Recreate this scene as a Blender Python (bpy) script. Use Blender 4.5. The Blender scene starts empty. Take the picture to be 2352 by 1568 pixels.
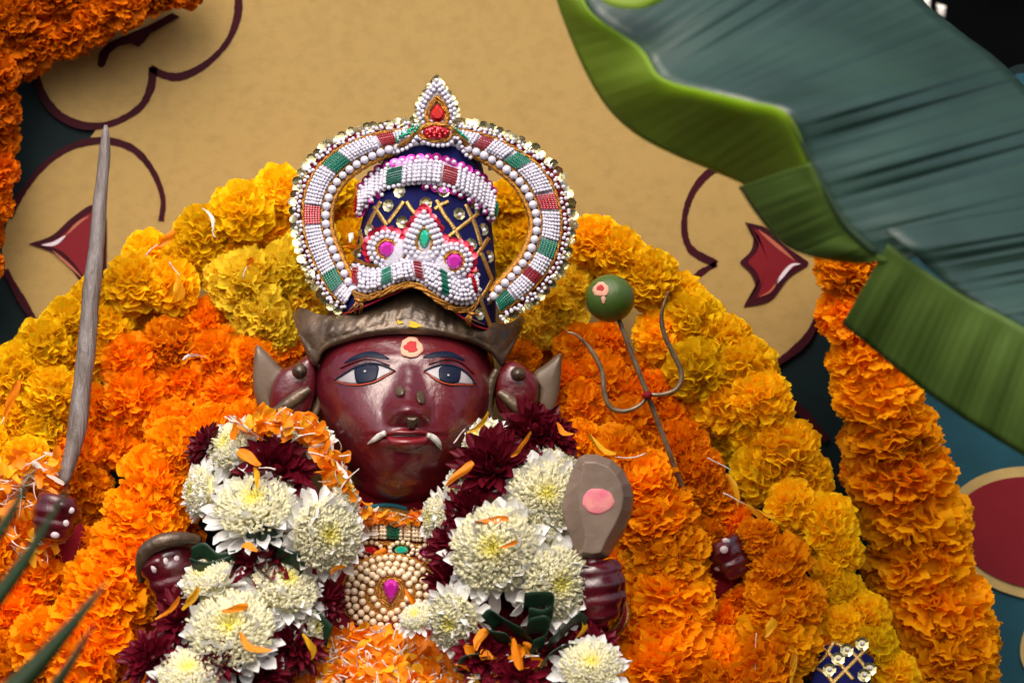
import bpy, bmesh, math, random
import numpy as np
from mathutils import Vector, Matrix, Quaternion
from mathutils.bvhtree import BVHTree
BV = {}
R = math.radians
rng = np.random.default_rng(7)
random.seed(7)

# ------------------------------------------------------------------ camera, sky, sun, exposure
sc = bpy.context.scene
COL = sc.collection
D = 3.0                      # camera distance from the statue's plane (Y = 0)
Z0 = 1.6                     # camera height
K = 0.864 / 2352             # metres per measuring unit at Y = 0
cam = bpy.data.cameras.new('camera')
cam.sensor_width = 36; cam.lens = 36 * D / 0.864
cam.clip_start = 0.05; cam.clip_end = 200
cam.dof.use_dof = True; cam.dof.focus_distance = D - 0.03; cam.dof.aperture_fstop = 4.8
co = bpy.data.objects.new('camera', cam); COL.objects.link(co)
co.location = (0, -D, Z0); co.rotation_euler = (R(90), 0, 0)
sc.camera = co
SUN_EL, SUN_AZ = 52, -8      # azimuth measured from the camera side towards the right
w = bpy.data.worlds.new('World'); sc.world = w; w.use_nodes = True
nt = w.node_tree
sky = nt.nodes.new('ShaderNodeTexSky'); sky.sky_type = 'NISHITA'; sky.sun_disc = False
sky.sun_elevation = R(SUN_EL); sky.sun_rotation = R(180 - SUN_AZ)
sky.air_density = 0.8; sky.dust_density = 8.0; sky.ozone_density = 1.0
nt.nodes['Background'].inputs[1].default_value = 0.15
nt.links.new(sky.outputs[0], nt.nodes['Background'].inputs[0])
sl = bpy.data.lights.new('sun', 'SUN'); sl.energy = 0.85; sl.angle = R(60); sl.color = (1, .97, .93)
so = bpy.data.objects.new('sun', sl); COL.objects.link(so)
sd = Vector((math.sin(R(SUN_AZ)) * math.cos(R(SUN_EL)), -math.cos(R(SUN_AZ)) * math.cos(R(SUN_EL)), math.sin(R(SUN_EL))))
so.rotation_euler = sd.to_track_quat('Z', 'Y').to_euler(); so.location = (1, -1, 3)
vs = sc.view_settings
vs.view_transform = 'Standard'; vs.look = 'None'; vs.gamma = 1; vs.use_curve_mapping = False
vs.exposure = 0.58
sc.cycles.use_denoising = True
sc.cycles.max_bounces = 10; sc.cycles.diffuse_bounces = 8; sc.cycles.transparent_max_bounces = 8

# ------------------------------------------------------------------ helpers
def P(x, y, Y=0.0):
    s = K * (D + Y) / D
    return Vector(((x - 1176) * s, Y, Z0 + (784 - y) * s))
def S(Y=0.0): return K * (D + Y) / D

def tag(o, label=None, cat=None, group=None, kind=None):
    if label: o['label'] = label
    if cat: o['category'] = cat
    if group: o['group'] = group
    if kind: o['kind'] = kind
    return o
def empty(name, loc, label=None, cat=None, group=None, kind=None):
    o = bpy.data.objects.new(name, None); COL.objects.link(o); o.location = loc; o.empty_display_size = .02
    return tag(o, label, cat, group, kind)
WM = {}
def wm(o):
    return WM.get(o.name, Matrix.Translation(o.location))
def link(name, me, parent=None, M4=None):
    """object whose WORLD matrix is M4, below parent"""
    o = bpy.data.objects.new(name, me); COL.objects.link(o)
    M4 = M4 or Matrix.Identity(4)
    o.matrix_basis = M4
    if parent:
        o.parent = parent; o.matrix_parent_inverse = wm(parent).inverted()
    WM[o.name] = M4.copy()
    return o
def mesh(name, V, F, mats=None, smooth=True, midx=None, attr=None):
    me = bpy.data.meshes.new(name)
    me.from_pydata([tuple(map(float, v)) for v in V], [], [tuple(map(int, f)) for f in F])
    if smooth: me.polygons.foreach_set('use_smooth', [True] * len(me.polygons))
    for m in (mats if isinstance(mats, (list, tuple)) else [mats] if mats else []): me.materials.append(m)
    if midx is not None: me.polygons.foreach_set('material_index', [int(i) for i in midx])
    if attr is not None:
        a = me.attributes.new('tint', 'FLOAT', 'POINT'); a.data.foreach_set('value', [float(t) for t in attr])
    me.update()
    return me
def mk(name, V, F, mat, parent=None, smooth=True, midx=None, attr=None):
    return link(name, mesh(name, V, F, mat, smooth, midx, attr), parent)
class MB:
    """collects geometry in world space"""
    def __init__(s): s.V = []; s.F = []; s.I = []
    def add(s, V, F, i=0):
        n = len(s.V); s.V.extend(V); s.F.extend([tuple(k + n for k in f) for f in F]); s.I.extend([i] * len(F))
    def build(s, name, mat, parent=None, smooth=True):
        return mk(name, s.V, s.F, mat, parent, smooth, s.I)

def cr(pts, n=60, closed=False):
    """Catmull-Rom through pts (any dimension), n samples evenly by length"""
    p = np.array(pts, float)
    if closed: q = np.vstack([p[-1:], p, p[:2]])
    else: q = np.vstack([2 * p[:1] - p[1:2], p, 2 * p[-1:] - p[-2:-1]])
    out = []
    for i in range(1, len(q) - 2):
        t = np.linspace(0, 1, 16, endpoint=False)[:, None]
        a, b, c, d = q[i - 1], q[i], q[i + 1], q[i + 2]
        out.append(.5 * (2 * b + (c - a) * t + (2 * a - 5 * b + 4 * c - d) * t ** 2 + (3 * b - a - 3 * c + d) * t ** 3))
    out.append(q[-2][None])
    out = np.vstack(out)
    l = np.concatenate([[0], np.cumsum(np.linalg.norm(np.diff(out, axis=0), axis=1))])
    ts = np.linspace(0, l[-1], n, endpoint=not closed)
    return np.stack([np.interp(ts, l, out[:, k]) for k in range(out.shape[1])], 1)
def plen(p): return float(np.linalg.norm(np.diff(np.array(p), axis=0), axis=1).sum())
def poly(pts, n=60, closed=False):
    p = np.array(pts, float)
    if closed: p = np.vstack([p, p[:1]])
    l = np.concatenate([[0], np.cumsum(np.linalg.norm(np.diff(p, axis=0), axis=1))])
    ts = np.linspace(0, l[-1], n, endpoint=not closed)
    return np.stack([np.interp(ts, l, p[:, k]) for k in range(p.shape[1])], 1)

def tube(path, rad, seg=10, flat=1.0):
    """path: Vectors in world; rad: number or list. returns V,F with end caps"""
    n = len(path); V = []; F = []
    rad = [rad] * n if np.isscalar(rad) else rad
    up = Vector((0, -1, 0)); 
    for i in range(n):
        t = (path[min(i + 1, n - 1)] - path[max(i - 1, 0)]).normalized()
        a = t.cross(up)
        if a.length < 1e-4: a = t.cross(Vector((1, 0, 0)))
        a.normalize(); b = t.cross(a).normalized()
        for k in range(seg):
            th = 2 * math.pi * k / seg
            V.append(path[i] + a * math.cos(th) * rad[i] + b * math.sin(th) * rad[i] * flat)
    for i in range(n - 1):
        for k in range(seg):
            k2 = (k + 1) % seg
            F.append((i * seg + k, i * seg + k2, (i + 1) * seg + k2, (i + 1) * seg + k))
    F.append(tuple(range(seg))[::-1]); F.append(tuple((n - 1) * seg + k for k in range(seg)))
    return V, F
def grid(A, nu, nv, closed_u=False):
    F = []
    for i in range(nu if closed_u else nu - 1):
        for j in range(nv - 1):
            a = i * nv + j; b = ((i + 1) % nu) * nv + j
            F.append((a, b, b + 1, a + 1))
    return F
def pillow(outline, Yf, thick, bulge=0.0, rings=6, power=2.0, centre=None, n=None):
    """solid from a star-shaped outline: flat back, sides of `thick`, bulged front"""
    o = np.array(outline); n = len(o); c = np.array(centre) if centre is not None else o.mean(0)
    V = []; F = []
    for (x, y) in o:
        V.append(P(x, y, Yf(x, y) + thick))
    for r in range(rings):
        s = 1 - r / rings
        for (x, y) in o:
            q = c + (np.array((x, y)) - c) * s
            V.append(P(q[0], q[1], Yf(q[0], q[1]) - bulge * (1 - s ** power) ** (1 / power)))
    V.append(P(c[0], c[1], Yf(c[0], c[1]) - bulge))
    for r in range(rings):
        for k in range(n):
            k2 = (k + 1) % n
            F.append((r * n + k, r * n + k2, (r + 1) * n + k2, (r + 1) * n + k))
    last = rings * n
    for k in range(n): F.append((last + k, last + (k + 1) % n, len(V) - 1))
    F.append(tuple(range(n))[::-1])
    return V, F
def ribbon(path, width, Yf, thick=.0008, off=.0005, taper=None):
    """flat painted or sewn strip that follows a surface; path in picture units"""
    p = np.array(path); n = len(p); V = []; F = []
    for i in range(n):
        t = p[min(i + 1, n - 1)] - p[max(i - 1, 0)]; t = t / (np.linalg.norm(t) + 1e-9)
        nn = np.array((-t[1], t[0])); wd = (width if np.isscalar(width) else width[i]) / 2
        a = p[i] + nn * wd; b = p[i] - nn * wd; m = p[i]
        Y = [Yf(*q) for q in (a, m, b)]
        V += [P(*a, Y[0] - off), P(*m, Y[1] - off - thick), P(*b, Y[2] - off), P(*b, Y[2] + .0015), P(*a, Y[0] + .0015)]
    for i in range(n - 1):
        for k in range(5):
            k2 = (k + 1) % 5
            F.append((i * 5 + k, i * 5 + k2, i * 5 + 5 + k2, i * 5 + 5 + k))
    F.append((4, 3, 2, 1, 0)); F.append(tuple((n - 1) * 5 + k for k in range(5)))
    return V, F
def ellipse(cx, cy, rx, ry, n=28, rot=0, jit=0, seed=0):
    rr = np.random.default_rng(seed); c, s = math.cos(R(rot)), math.sin(R(rot))
    ph = rr.random(4) * 6.28
    out = []
    for k in range(n):
        t = 2 * math.pi * k / n
        j = 1 + jit * (math.sin(3 * t + ph[0]) + .7 * math.sin(5 * t + ph[1]) + .5 * math.sin(9 * t + ph[2]))
        x, y = rx * math.cos(t) * j, ry * math.sin(t) * j
        out.append((cx + x * c - y * s, cy + x * s + y * c))
    return out

# ------------------------------------------------------------------ materials
def M(name, col, rough=.5, metal=0., var=0., vscale=60., col2=None, bump=0., bscale=300., coat=0., trans=0.,
      rnd=0., rndhue=0., sheen=0., spec=.5, stretch=None, tint=None, detail=4., sss=0., thr=None, bdist=.001, tcol=None):
    m = bpy.data.materials.new(name); m.use_nodes = True
    nt = m.node_tree; N = nt.nodes; L = nt.links
    b = N['Principled BSDF']; out = N['Material Output']
    b.inputs['Roughness'].default_value = rough; b.inputs['Metallic'].default_value = metal
    b.inputs['Specular IOR Level'].default_value = spec
    b.inputs['Coat Weight'].default_value = coat; b.inputs['Coat Roughness'].default_value = .12
    b.inputs['Sheen Weight'].default_value = sheen
    if sss:
        b.inputs['Subsurface Weight'].default_value = sss; b.inputs['Subsurface Radius'].default_value = (1, .8, .6)
        b.inputs['Subsurface Scale'].default_value = .004
    col = tuple(col) + (1,)
    tc = N.new('ShaderNodeTexCoord'); mp = N.new('ShaderNodeMapping')
    L.new(tc.outputs['Object'], mp.inputs[0])
    if stretch: mp.inputs['Scale'].default_value = stretch
    csock = None
    rgb = N.new('ShaderNodeRGB'); rgb.outputs[0].default_value = col; csock = rgb.outputs[0]
    if tint is not None:               # second pigment along the petal
        at = N.new('ShaderNodeAttribute'); at.attribute_name = 'tint'
        mx = N.new('ShaderNodeMixRGB'); mx.inputs[2].default_value = tuple(tint) + (1,)
        L.new(at.outputs['Fac'], mx.inputs[0]); L.new(csock, mx.inputs[1]); csock = mx.outputs[0]
    if col2 is not None or var:
        nz = N.new('ShaderNodeTexNoise'); nz.inputs['Scale'].default_value = vscale; nz.inputs['Detail'].default_value = detail
        L.new(mp.outputs[0], nz.inputs['Vector'])
        rp = N.new('ShaderNodeMapRange'); lo, hi = thr or (.35, .68)
        rp.inputs[1].default_value = lo; rp.inputs[2].default_value = hi
        L.new(nz.outputs['Fac'], rp.inputs[0])
        mx = N.new('ShaderNodeMixRGB'); L.new(rp.outputs[0], mx.inputs[0]); L.new(csock, mx.inputs[1])
        if col2 is not None: mx.inputs[2].default_value = tuple(col2) + (1,)
        else:
            hs = N.new('ShaderNodeHueSaturation'); hs.inputs['Value'].default_value = 1 - var
            L.new(csock, hs.inputs['Color']); L.new(hs.outputs[0], mx.inputs[2])
        csock = mx.outputs[0]
    if rnd or rndhue:
        oi = N.new('ShaderNodeObjectInfo'); hs = N.new('ShaderNodeHueSaturation')
        a = N.new('ShaderNodeMapRange'); a.inputs[3].default_value = 1 - rnd; a.inputs[4].default_value = 1 + rnd
        h = N.new('ShaderNodeMapRange'); h.inputs[3].default_value = .5 - rndhue; h.inputs[4].default_value = .5 + rndhue
        ml = N.new('ShaderNodeMath'); ml.operation = 'MULTIPLY'; ml.inputs[1].default_value = 7.13
        fr = N.new('ShaderNodeMath'); fr.operation = 'FRACT'
        L.new(oi.outputs['Random'], ml.inputs[0]); L.new(ml.outputs[0], fr.inputs[0])
        L.new(oi.outputs['Random'], a.inputs[0]); L.new(fr.outputs[0], h.inputs[0])
        L.new(a.outputs[0], hs.inputs['Value']); L.new(h.outputs[0], hs.inputs['Hue']); L.new(csock, hs.inputs['Color'])
        csock = hs.outputs[0]
    L.new(csock, b.inputs['Base Color'])
    if bump:
        nb = N.new('ShaderNodeTexNoise'); nb.inputs['Scale'].default_value = bscale; nb.inputs['Detail'].default_value = 5
        L.new(mp.outputs[0], nb.inputs['Vector'])
        bp = N.new('ShaderNodeBump'); bp.inputs['Strength'].default_value = bump; bp.inputs['Distance'].default_value = bdist
        L.new(nb.outputs['Fac'], bp.inputs['Height']); L.new(bp.outputs[0], b.inputs['Normal'])
        if coat: L.new(bp.outputs[0], b.inputs['Coat Normal'])
    if trans:
        tr = N.new('ShaderNodeBsdfTranslucent'); ms = N.new('ShaderNodeMixShader'); ms.inputs[0].default_value = trans
        if tcol: tr.inputs['Color'].default_value = tuple(tcol) + (1,)
        else: L.new(csock, tr.inputs['Color'])
        L.new(b.outputs[0], ms.inputs[1]); L.new(tr.outputs[0], ms.inputs[2])
        L.new(ms.outputs[0], out.inputs[0])
    return m

m_board = M('ochre_paint', (.36, .24, .078), .65, spec=.2, var=.16, vscale=120, bump=.3, bscale=600, stretch=(.8, 1, 1.1), detail=14, thr=(.44, .82))
m_line = M('maroon_line_paint', (.040, .003, .008), .6, spec=.12, var=.3, vscale=40)
m_dteal = M('dark_teal_paint', (.0035, .013, .015), .6, spec=.15, var=.3, vscale=20)
m_teal = M('teal_blue_paint', (.008, .058, .082), .6, spec=.2, var=.2, vscale=30, bump=.15)
m_redp = M('red_paint', (.17, .007, .012), .5, spec=.2, col2=(.13, .004, .010), vscale=12)
m_redl = M('brick_red_paint', (.36, .09, .05), .45)
m_whitep = M('pale_paint', (.62, .55, .6), .45)
m_goldp = M('old_gold_paint', (.42, .30, .10), .5, var=.2, vscale=60)
petal = dict(rough=.6, trans=.45, rnd=.12, spec=.08)
m_yel = M('marigold_yellow', (.93, .62, .008), rndhue=.007, **petal)
m_lyel = M('marigold_lemon', (.93, .70, .035), rndhue=.005, **petal)
m_ora = M('marigold_orange', (.93, .345, .002), rndhue=.007, **petal)
m_dora = M('marigold_deep_orange', (.90, .315, .002), rndhue=.005, **petal)
m_eor = M('marigold_shade_orange', (.68, .165, .002), rndhue=.005, **petal)  # orange darkened: the upper corner's shade is put into the petal colour
m_amb = M('marigold_amber', (.93, .40, .003), rndhue=.007, **petal)
m_wht = M('chrysanthemum_white', (.86, .86, .84), .5, trans=.25, spec=.3)
m_cream = M('chrysanthemum_cream', (.88, .84, .57), .5, trans=.3, spec=.3, tint=(.86, .78, .08))
m_mar = M('chrysanthemum_maroon', (.13, .003, .013), .45, trans=.15, spec=.25, rnd=.2)
m_fold = M('folded_leaf_green', (.010, .032, .015), .35, spec=.35, var=.3, vscale=40)
m_nav = M('navy_velvet', (.006, .007, .075), .85, sheen=.0, spec=.15, var=.4, vscale=120, bump=.3, bscale=900)
m_redc = M('red_cloth', (.20, .004, .014), .8, spec=.2, bump=.3, bscale=700)
m_tealc = M('teal_cloth', (.0, .13, .17), .7)
m_thread = M('gold_thread', (.58, .28, .05), .38, metal=.75, col2=(.24, .09, .012), vscale=700, bump=1., bscale=900, detail=2)
m_ribb = M('gold_ribbon', (.75, .50, .16), .34, metal=.85, col2=(.36, .2, .05), vscale=900, bump=.7, bscale=1200, detail=2)
m_pad = M('pale_padding', (.47, .45, .53), .8, bump=1., bscale=500)
m_cpad = M('cream_padding', (.34, .24, .14), .8)
m_pearl = M('white_pearl', (.60, .58, .68), .26, spec=.6, coat=.4, sss=.0, rnd=.04)
m_cpearl = M('cream_pearl', (.76, .60, .40), .22, spec=.6, coat=.5, rnd=.05)
m_gred = M('red_gem', (.62, .005, .012), .08, metal=.35, coat=1.)
m_ggrn = M('green_gem', (.01, .56, .36), .08, metal=.35, coat=1.)
m_gmag = M('magenta_gem', (.60, .015, .42), .08, metal=.35, coat=1.)
m_sgold = M('gold_sequin', (.64, .57, .30), .2, metal=.9, rnd=.2)
m_spink = M('pink_sequin', (.72, .03, .40), .2, metal=.6, coat=.6, rnd=.25)
m_sred = M('red_sequin', (.62, .02, .05), .2, metal=.6, coat=.6, rnd=.2)
m_bgrn = M('green_bugle_bead', (.002, .26, .15), .18, metal=.5, coat=.6, rnd=.3)
m_bred = M('red_bugle_bead', (.55, .006, .02), .18, metal=.5, coat=.6, rnd=.3)
m_skin = M('glossy_maroon_paint', (.115, .006, .010), .34, var=.5, vscale=22, bump=1.0, bscale=80, coat=.6, spec=.5, detail=6, bdist=.0014, col2=(.075, .005, .011))
m_hand = M('glossy_maroon_hand_paint', (.085, .004, .010), .3, var=.5, vscale=1.6, bump=.25, bscale=3., coat=.7, spec=.5, bdist=.004)
m_lip = M('crimson_lip_paint', (.17, .007, .012), .32, coat=.5, bump=.3, bscale=60)
m_brz = M('bronze_paint', (.135, .088, .050), .36, metal=.3, col2=(.05, .031, .019), vscale=45, bump=1., bscale=140, bdist=.0014, coat=.25, detail=6)
m_brz2 = M('dull_bronze_paint', (.165, .112, .074), .45, metal=.2, col2=(.09, .06, .04), vscale=25, bump=.35, bscale=90, coat=.15, detail=6)
m_navp = M('navy_eye_paint', (.004, .008, .024), .5, spec=.2)
m_eyew = M('eye_white_paint', (.40, .37, .39), .4, coat=.15, var=.3, vscale=80)
m_orl = M('orange_lid_paint', (.40, .05, .012), .4)
m_ivory = M('ivory_paint', (.58, .56, .50), .4, coat=.4, var=.35, vscale=120)
m_nail = M('nail_paint', (.50, .42, .44), .4, coat=.2)
m_peach = M('peach_paste', (.72, .36, .24), .85, bump=.8, bscale=400, var=.12, vscale=150)
m_kum = M('red_kumkum', (.42, .03, .03), .9, bump=.8, bscale=500)
m_pinkk = M('pink_paste', (.68, .15, .22), .9, col2=(.74, .30, .26), vscale=70, bump=.5, bscale=400)
m_turm = M('turmeric_paste', (.62, .40, .02), .9, bump=.5)
m_lime = M('lime_skin', (.042, .088, .010), .38, col2=(.062, .118, .016), vscale=40, bump=.25, bscale=700, coat=.2)
m_wood = M('grey_painted_wood', (.115, .088, .072), .45, col2=(.20, .175, .17), vscale=40, stretch=(3, 3, .35), bump=1., bdist=.003, bscale=90, detail=6, spec=.5)
m_tri = M('tarnished_brass', (.27, .19, .11), .38, metal=.4, col2=(.10, .065, .04), vscale=90, bump=.3)
m_ban = M('banana_leaf_green', (.024, .056, .042), .38, spec=.6, trans=.06, var=.35, vscale=10, tcol=(.12, .3, .02))
m_banl = M('banana_leaf_underside', (.34, .47, .055), .5, trans=.6, var=.3, vscale=14, tcol=(.58, .80, .06))
m_bans = M('banana_leaf_pale_green', (.14, .235, .045), .45, trans=.4, var=.3, vscale=12, tcol=(.16, .32, .03))
m_rib = M('banana_midrib', (.02, .04, .015), .5)
m_palm = M('palm_leaf_green', (.025, .055, .015), .5, trans=.2, var=.3, vscale=20)
m_dark = M('near_black_shade', (.0025, .003, .003), 1., spec=0., var=.5, vscale=6)  # near-black albedo carries the shade behind the board
m_spot = M('bright_spot_white', (.7, .66, .6), .7)

# ------------------------------------------------------------------ setting: board behind the statue
BY = .17
bf = lambda x, y: BY
board = empty('backdrop_board', P(1176, 1600, BY), 'ochre painted board with maroon scallop outlines behind the statue', 'board')
def slab(name, pts, Y, th, mat, parent):
    """flat sheet with thickness from any simple outline"""
    bm = bmesh.new(); vs_ = [bm.verts.new(P(x, y, Y)) for x, y in pts]
    f = bm.faces.new(vs_); bm.normal_update()
    if f.normal.y > 0: f.normal_flip()
    r = bmesh.ops.extrude_face_region(bm, geom=[f])
    for v in r['geom']:
        if isinstance(v, bmesh.types.BMVert): v.co.y += th
    bmesh.ops.recalc_face_normals(bm, faces=bm.faces[:])
    bmesh.ops.triangulate(bm, faces=[q for q in bm.faces if len(q.verts) > 4])
    me = bpy.data.meshes.new(name); bm.to_mesh(me); bm.free(); me.materials.append(mat)
    return link(name, me, parent)
edge = cr([(2050, -40), (2130, 20), (2190, 60), (2235, 105), (2262, 150), (2300, 165), (2335, 150), (2380, 150), (2430, 190)], 40)
slab('board_base', [(-200, -300), (2050, -300)] + [tuple(q) for q in edge] + [(2700, 400), (2700, 1900), (-200, 1900)], BY + .004, .012, m_dteal, board)
# light teal field on the right
tf = cr([(2050, -10), (2125, 40), (2175, 80), (2215, 120), (2250, 170), (2300, 185), (2345, 168), (2400, 175)], 30)
slab('teal_field', [tuple(q) for q in tf] + [(2680, 420), (2680, 1880), (2120, 1880), (2100, 1500), (2010, 1200), (1960, 900), (1950, 500), (1990, 200)], BY + .002, .001, m_teal, board)
# ochre field: follows the scallops
Ls1 = cr([(75, 120), (90, 210), (130, 260), (190, 288), (225, 292)], 20)
Ls2 = cr([(205, 320), (170, 335), (110, 370), (60, 430), (25, 490), (5, 560), (15, 630), (50, 690), (85, 745)], 30)
Rs = cr([(1905, 620), (1885, 715), (1850, 780), (1790, 840), (1750, 900)], 24)
och = [(110, -60), (80, 20)] + [tuple(q) for q in Ls1] + [tuple(q) for q in Ls2] + [(200, 1000), (700, 1300), (1500, 1300), (1740, 960)] + \
      [tuple(q) for q in Rs[::-1]] + [(1960, 520), (2010, 300), (1960, 100), (1900, -60)]
slab('ochre_field', och, BY, .001, m_board, board)
def line(path, width, n=60, mat=None, name='outline_stroke', smooth=True):
    p = cr(path, n) if smooth else poly(path, n)
    wv = width * (1 + .16 * np.sin(np.linspace(0, 9, n) + len(path)) + .06 * rng.standard_normal(n))
    V, F = ribbon(p, wv * 1.25, bf, .0, .0006)
    return mk(name, V, F, mat or m_line, board, False)
line([(548, -20), (545, 40), (520, 100), (470, 150), (415, 176), (375, 172), (345, 156)], 13)
line([(352, 155), (345, 205), (318, 250), (255, 284), (190, 288), (130, 260), (92, 205), (75, 130)], 14)
line([(20, 500), (60, 430), (110, 372), (170, 335), (240, 323), (305, 342), (350, 392), (374, 455), (370, 508)], 12)
line([(12, 620), (45, 680), (85, 745)], 13, 24)
line([(1712, 371), (1645, 385), (1595, 435), (1572, 505), (1585, 570), (1645, 607)], 13)
line([(1645, 605), (1605, 630), (1582, 660)], 11, 24)
line([(1890, 700), (1850, 780), (1770, 845)], 14, 30)
line([(1800, 900), (1850, 955), (1900, 1010)], 16, 24)
line([(300, 570), (340, 600)], 8, 12)
def motif(outer, inner, shine):
    V, F = pillow(poly(outer, 90, True), lambda x, y: BY - .0012, .001); mk('motif_outline', V, F, m_line, board, False)
    V, F = pillow(poly(inner, 90, True), lambda x, y: BY - .0018, .0005); mk('motif_fill', V, F, m_redp, board, False)
    for (pts, wd, mt) in shine:
        p = cr(pts, 20); V, F = ribbon(p, wd * np.sin(np.linspace(.15, 3.0, 20)), lambda x, y: BY - .0018, .0, .0004)
        mk('motif_shine', V, F, mt, board, False)
motif([tuple(q) for q in cr([(66, 560), (120, 540), (165, 500), (215, 470), (245, 500)], 30)] + [tuple(q) for q in cr([(245, 590), (240, 640), (200, 660), (165, 620), (130, 585), (66, 560)], 30)][:-1],
      [tuple(q) for q in cr([(90, 562), (130, 550), (175, 512), (212, 488), (236, 510)], 30)] + [tuple(q) for q in cr([(234, 590), (225, 625), (196, 636), (170, 605), (138, 575), (90, 562)], 30)][:-1],
      [([(96, 563), (125, 559), (152, 540)], 9, m_whitep), ([(150, 542), (180, 512), (205, 496)], 7, m_redl), ([(120, 575), (160, 610), (190, 640)], 6, m_redl)])
motif([tuple(q) for q in cr([(1712, 510), (1765, 525), (1800, 560), (1858, 602)], 24)] + [tuple(q) for q in cr([(1855, 610), (1810, 640), (1770, 690), (1708, 705)], 24)] + [tuple(q) for q in cr([(1712, 695), (1735, 665), (1725, 630), (1698, 603)], 16)] + [tuple(q) for q in cr([(1702, 598), (1725, 575), (1730, 540), (1714, 515)], 16)],
      [tuple(q) for q in cr([(1732, 526), (1765, 540), (1790, 570), (1835, 603)], 24)] + [tuple(q) for q in cr([(1835, 607), (1800, 632), (1765, 672), (1738, 684)], 24)] + [tuple(q) for q in cr([(1740, 680), (1748, 655), (1738, 625), (1718, 604)], 16)] + [tuple(q) for q in cr([(1720, 598), (1740, 575), (1744, 545), (1733, 530)], 16)],
      [([(1838, 606), (1815, 612), (1780, 655)], 9, m_whitep), ([(1742, 528), (1780, 560), (1825, 598)], 9, m_redl), ([(1790, 640), (1770, 668), (1745, 682)], 5, m_redl)])
slab('motif_outline', [(224, 150), (228, 122), (245, 100), (290, 80), (340, 60), (395, 30), (412, 38), (345, 78), (330, 98), (318, 108), (300, 100), (272, 106), (252, 122), (240, 152), (232, 156)], BY - .0012, .001, m_line, board)
# painted petals of the teal field
def tealpetal(cx, cy, rx, ry, rot):
    V, F = pillow(ellipse(cx, cy, rx, ry, 60, rot), lambda x, y: BY, .0015); mk('petal_border', V, F, m_goldp, board, False)
    V, F = pillow(ellipse(cx, cy, rx - 24, ry - 24, 60, rot), lambda x, y: BY - .0012, .0015)
    mk('petal_fill', V, F, m_redp, board, False)
tealpetal(2390, 1225, 225, 152, 10)
tealpetal(2420, 1470, 95, 70, -60)
# plane added far behind the board, deep shade put into its colour
wall = mk('shade_backdrop', [(-4, 2.2, -2), (4, 2.2, -2), (4, 2.2, 5), (-4, 2.2, 5)], [(0, 1, 2, 3)], m_dark)
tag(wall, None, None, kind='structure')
for k, (x, y, h, wdt, an, lab) in enumerate([(2128, 14, 52, 20, 12, 'upper pale piece added for a bright spot in the dark corner'), (2162, 26, 34, 22, -20, 'lower pale piece added for a bright spot in the dark corner')]):
    p = [(x - wdt / 2, y - h / 2), (x + wdt / 2, y - h / 2 + 6), (x + wdt / 3, y + h / 2), (x - wdt / 2.5, y + h / 2 - 5)]
    V, F = pillow(poly(p, 24, True), lambda x, y: .5, .003, .004); o = mk('bright_spot_piece', V, F, m_spot); tag(o, lab, 'cloth', 'pale pieces added for bright spots')  # added pale pieces standing in for blurred bright spots

# ------------------------------------------------------------------ flowers
def marigold(name, seed, kind, N=180):
    r = np.random.default_rng(seed)
    nu, nv = 9, 5
    u, v = np.meshgrid(np.linspace(-1, 1, nu), np.linspace(0, 1, nv), indexing='ij'); u = u.ravel(); v = v.ravel()
    V = []; F = []; g = grid(None, nu, nv)
    frill = kind == 'frill'
    for i in range(N):
        zz = 1 - (i + .5) / N * 1.62
        ph = i * 2.39996 + r.normal(0, .25); rr = math.sqrt(max(0, 1 - zz * zz))
        d = np.array((rr * math.cos(ph), rr * math.sin(ph), zz)) + r.normal(0, .07, 3); d /= np.linalg.norm(d)
        e = np.cross((0, 0, 1), d); ne = np.linalg.norm(e)
        e = e / ne if ne > .15 else np.array((1., 0, 0))
        b = np.cross(d, e)
        a = r.normal(0, .75 if not frill else 1.0)
        t1 = e * math.cos(a) + b * math.sin(a); t2 = np.cross(d, t1) * (1 if r.random() < .7 else -1)
        L = r.uniform(.90, 1.05); base = .34
        if frill:
            W = r.uniform(.16, .25); cup = r.uniform(-.02, .12); curl = r.uniform(.02, .18); ruf = r.uniform(.018, .045); f = r.uniform(4, 8)
        else:
            W = r.uniform(.155, .23); cup = r.uniform(.08, .20); curl = r.uniform(.03, .16); ruf = r.uniform(.006, .028); f = r.uniform(3, 5.5)
        p0 = r.random() * 6.28
        wd = W * (.22 + .78 * v ** .8)
        ln = base + (L - base) * v * (1 - .16 * u * u + (.035 * np.sin(f * 2.3 * u + p0 * 2) if frill else .012 * np.sin(7 * u + p0)))
        off = -cup * (1 - u * u) * v ** .7 * 1.2 + curl * v ** 3 + ruf * np.sin(f * u + p0) * v ** 1.6
        dn = -.10 * curl / .16 * v ** 4
        pts = d * (ln + dn * (1 - .2 * u * u))[:, None] + t1 * (wd * u)[:, None] + t2 * off[:, None]
        n0 = len(V); V.extend(pts); F.extend([tuple(k + n0 for k in q) for q in g])
    # dense heart
    n0 = len(V); nu2, nv2 = 12, 8
    for i in range(nu2):
        for j in range(nv2):
            t = math.pi * j / (nv2 - 1); ph = 2 * math.pi * i / nu2
            V.append((.62 * math.sin(t) * math.cos(ph), .62 * math.sin(t) * math.sin(ph), .6 * math.cos(t) - .02))
    F.extend([tuple(k + n0 for k in q) for q in grid(None, nu2, nv2, True)])
    V = np.array(V); V[:, 2] *= .84
    return V, F
MG = {}
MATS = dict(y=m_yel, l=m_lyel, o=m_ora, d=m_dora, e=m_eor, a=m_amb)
_geo = {'cup': [marigold('c', 11 + k, 'cup', 200) for k in range(4)], 'frill': [marigold('f', 31 + k, 'frill', 215) for k in range(5)]}
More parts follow.
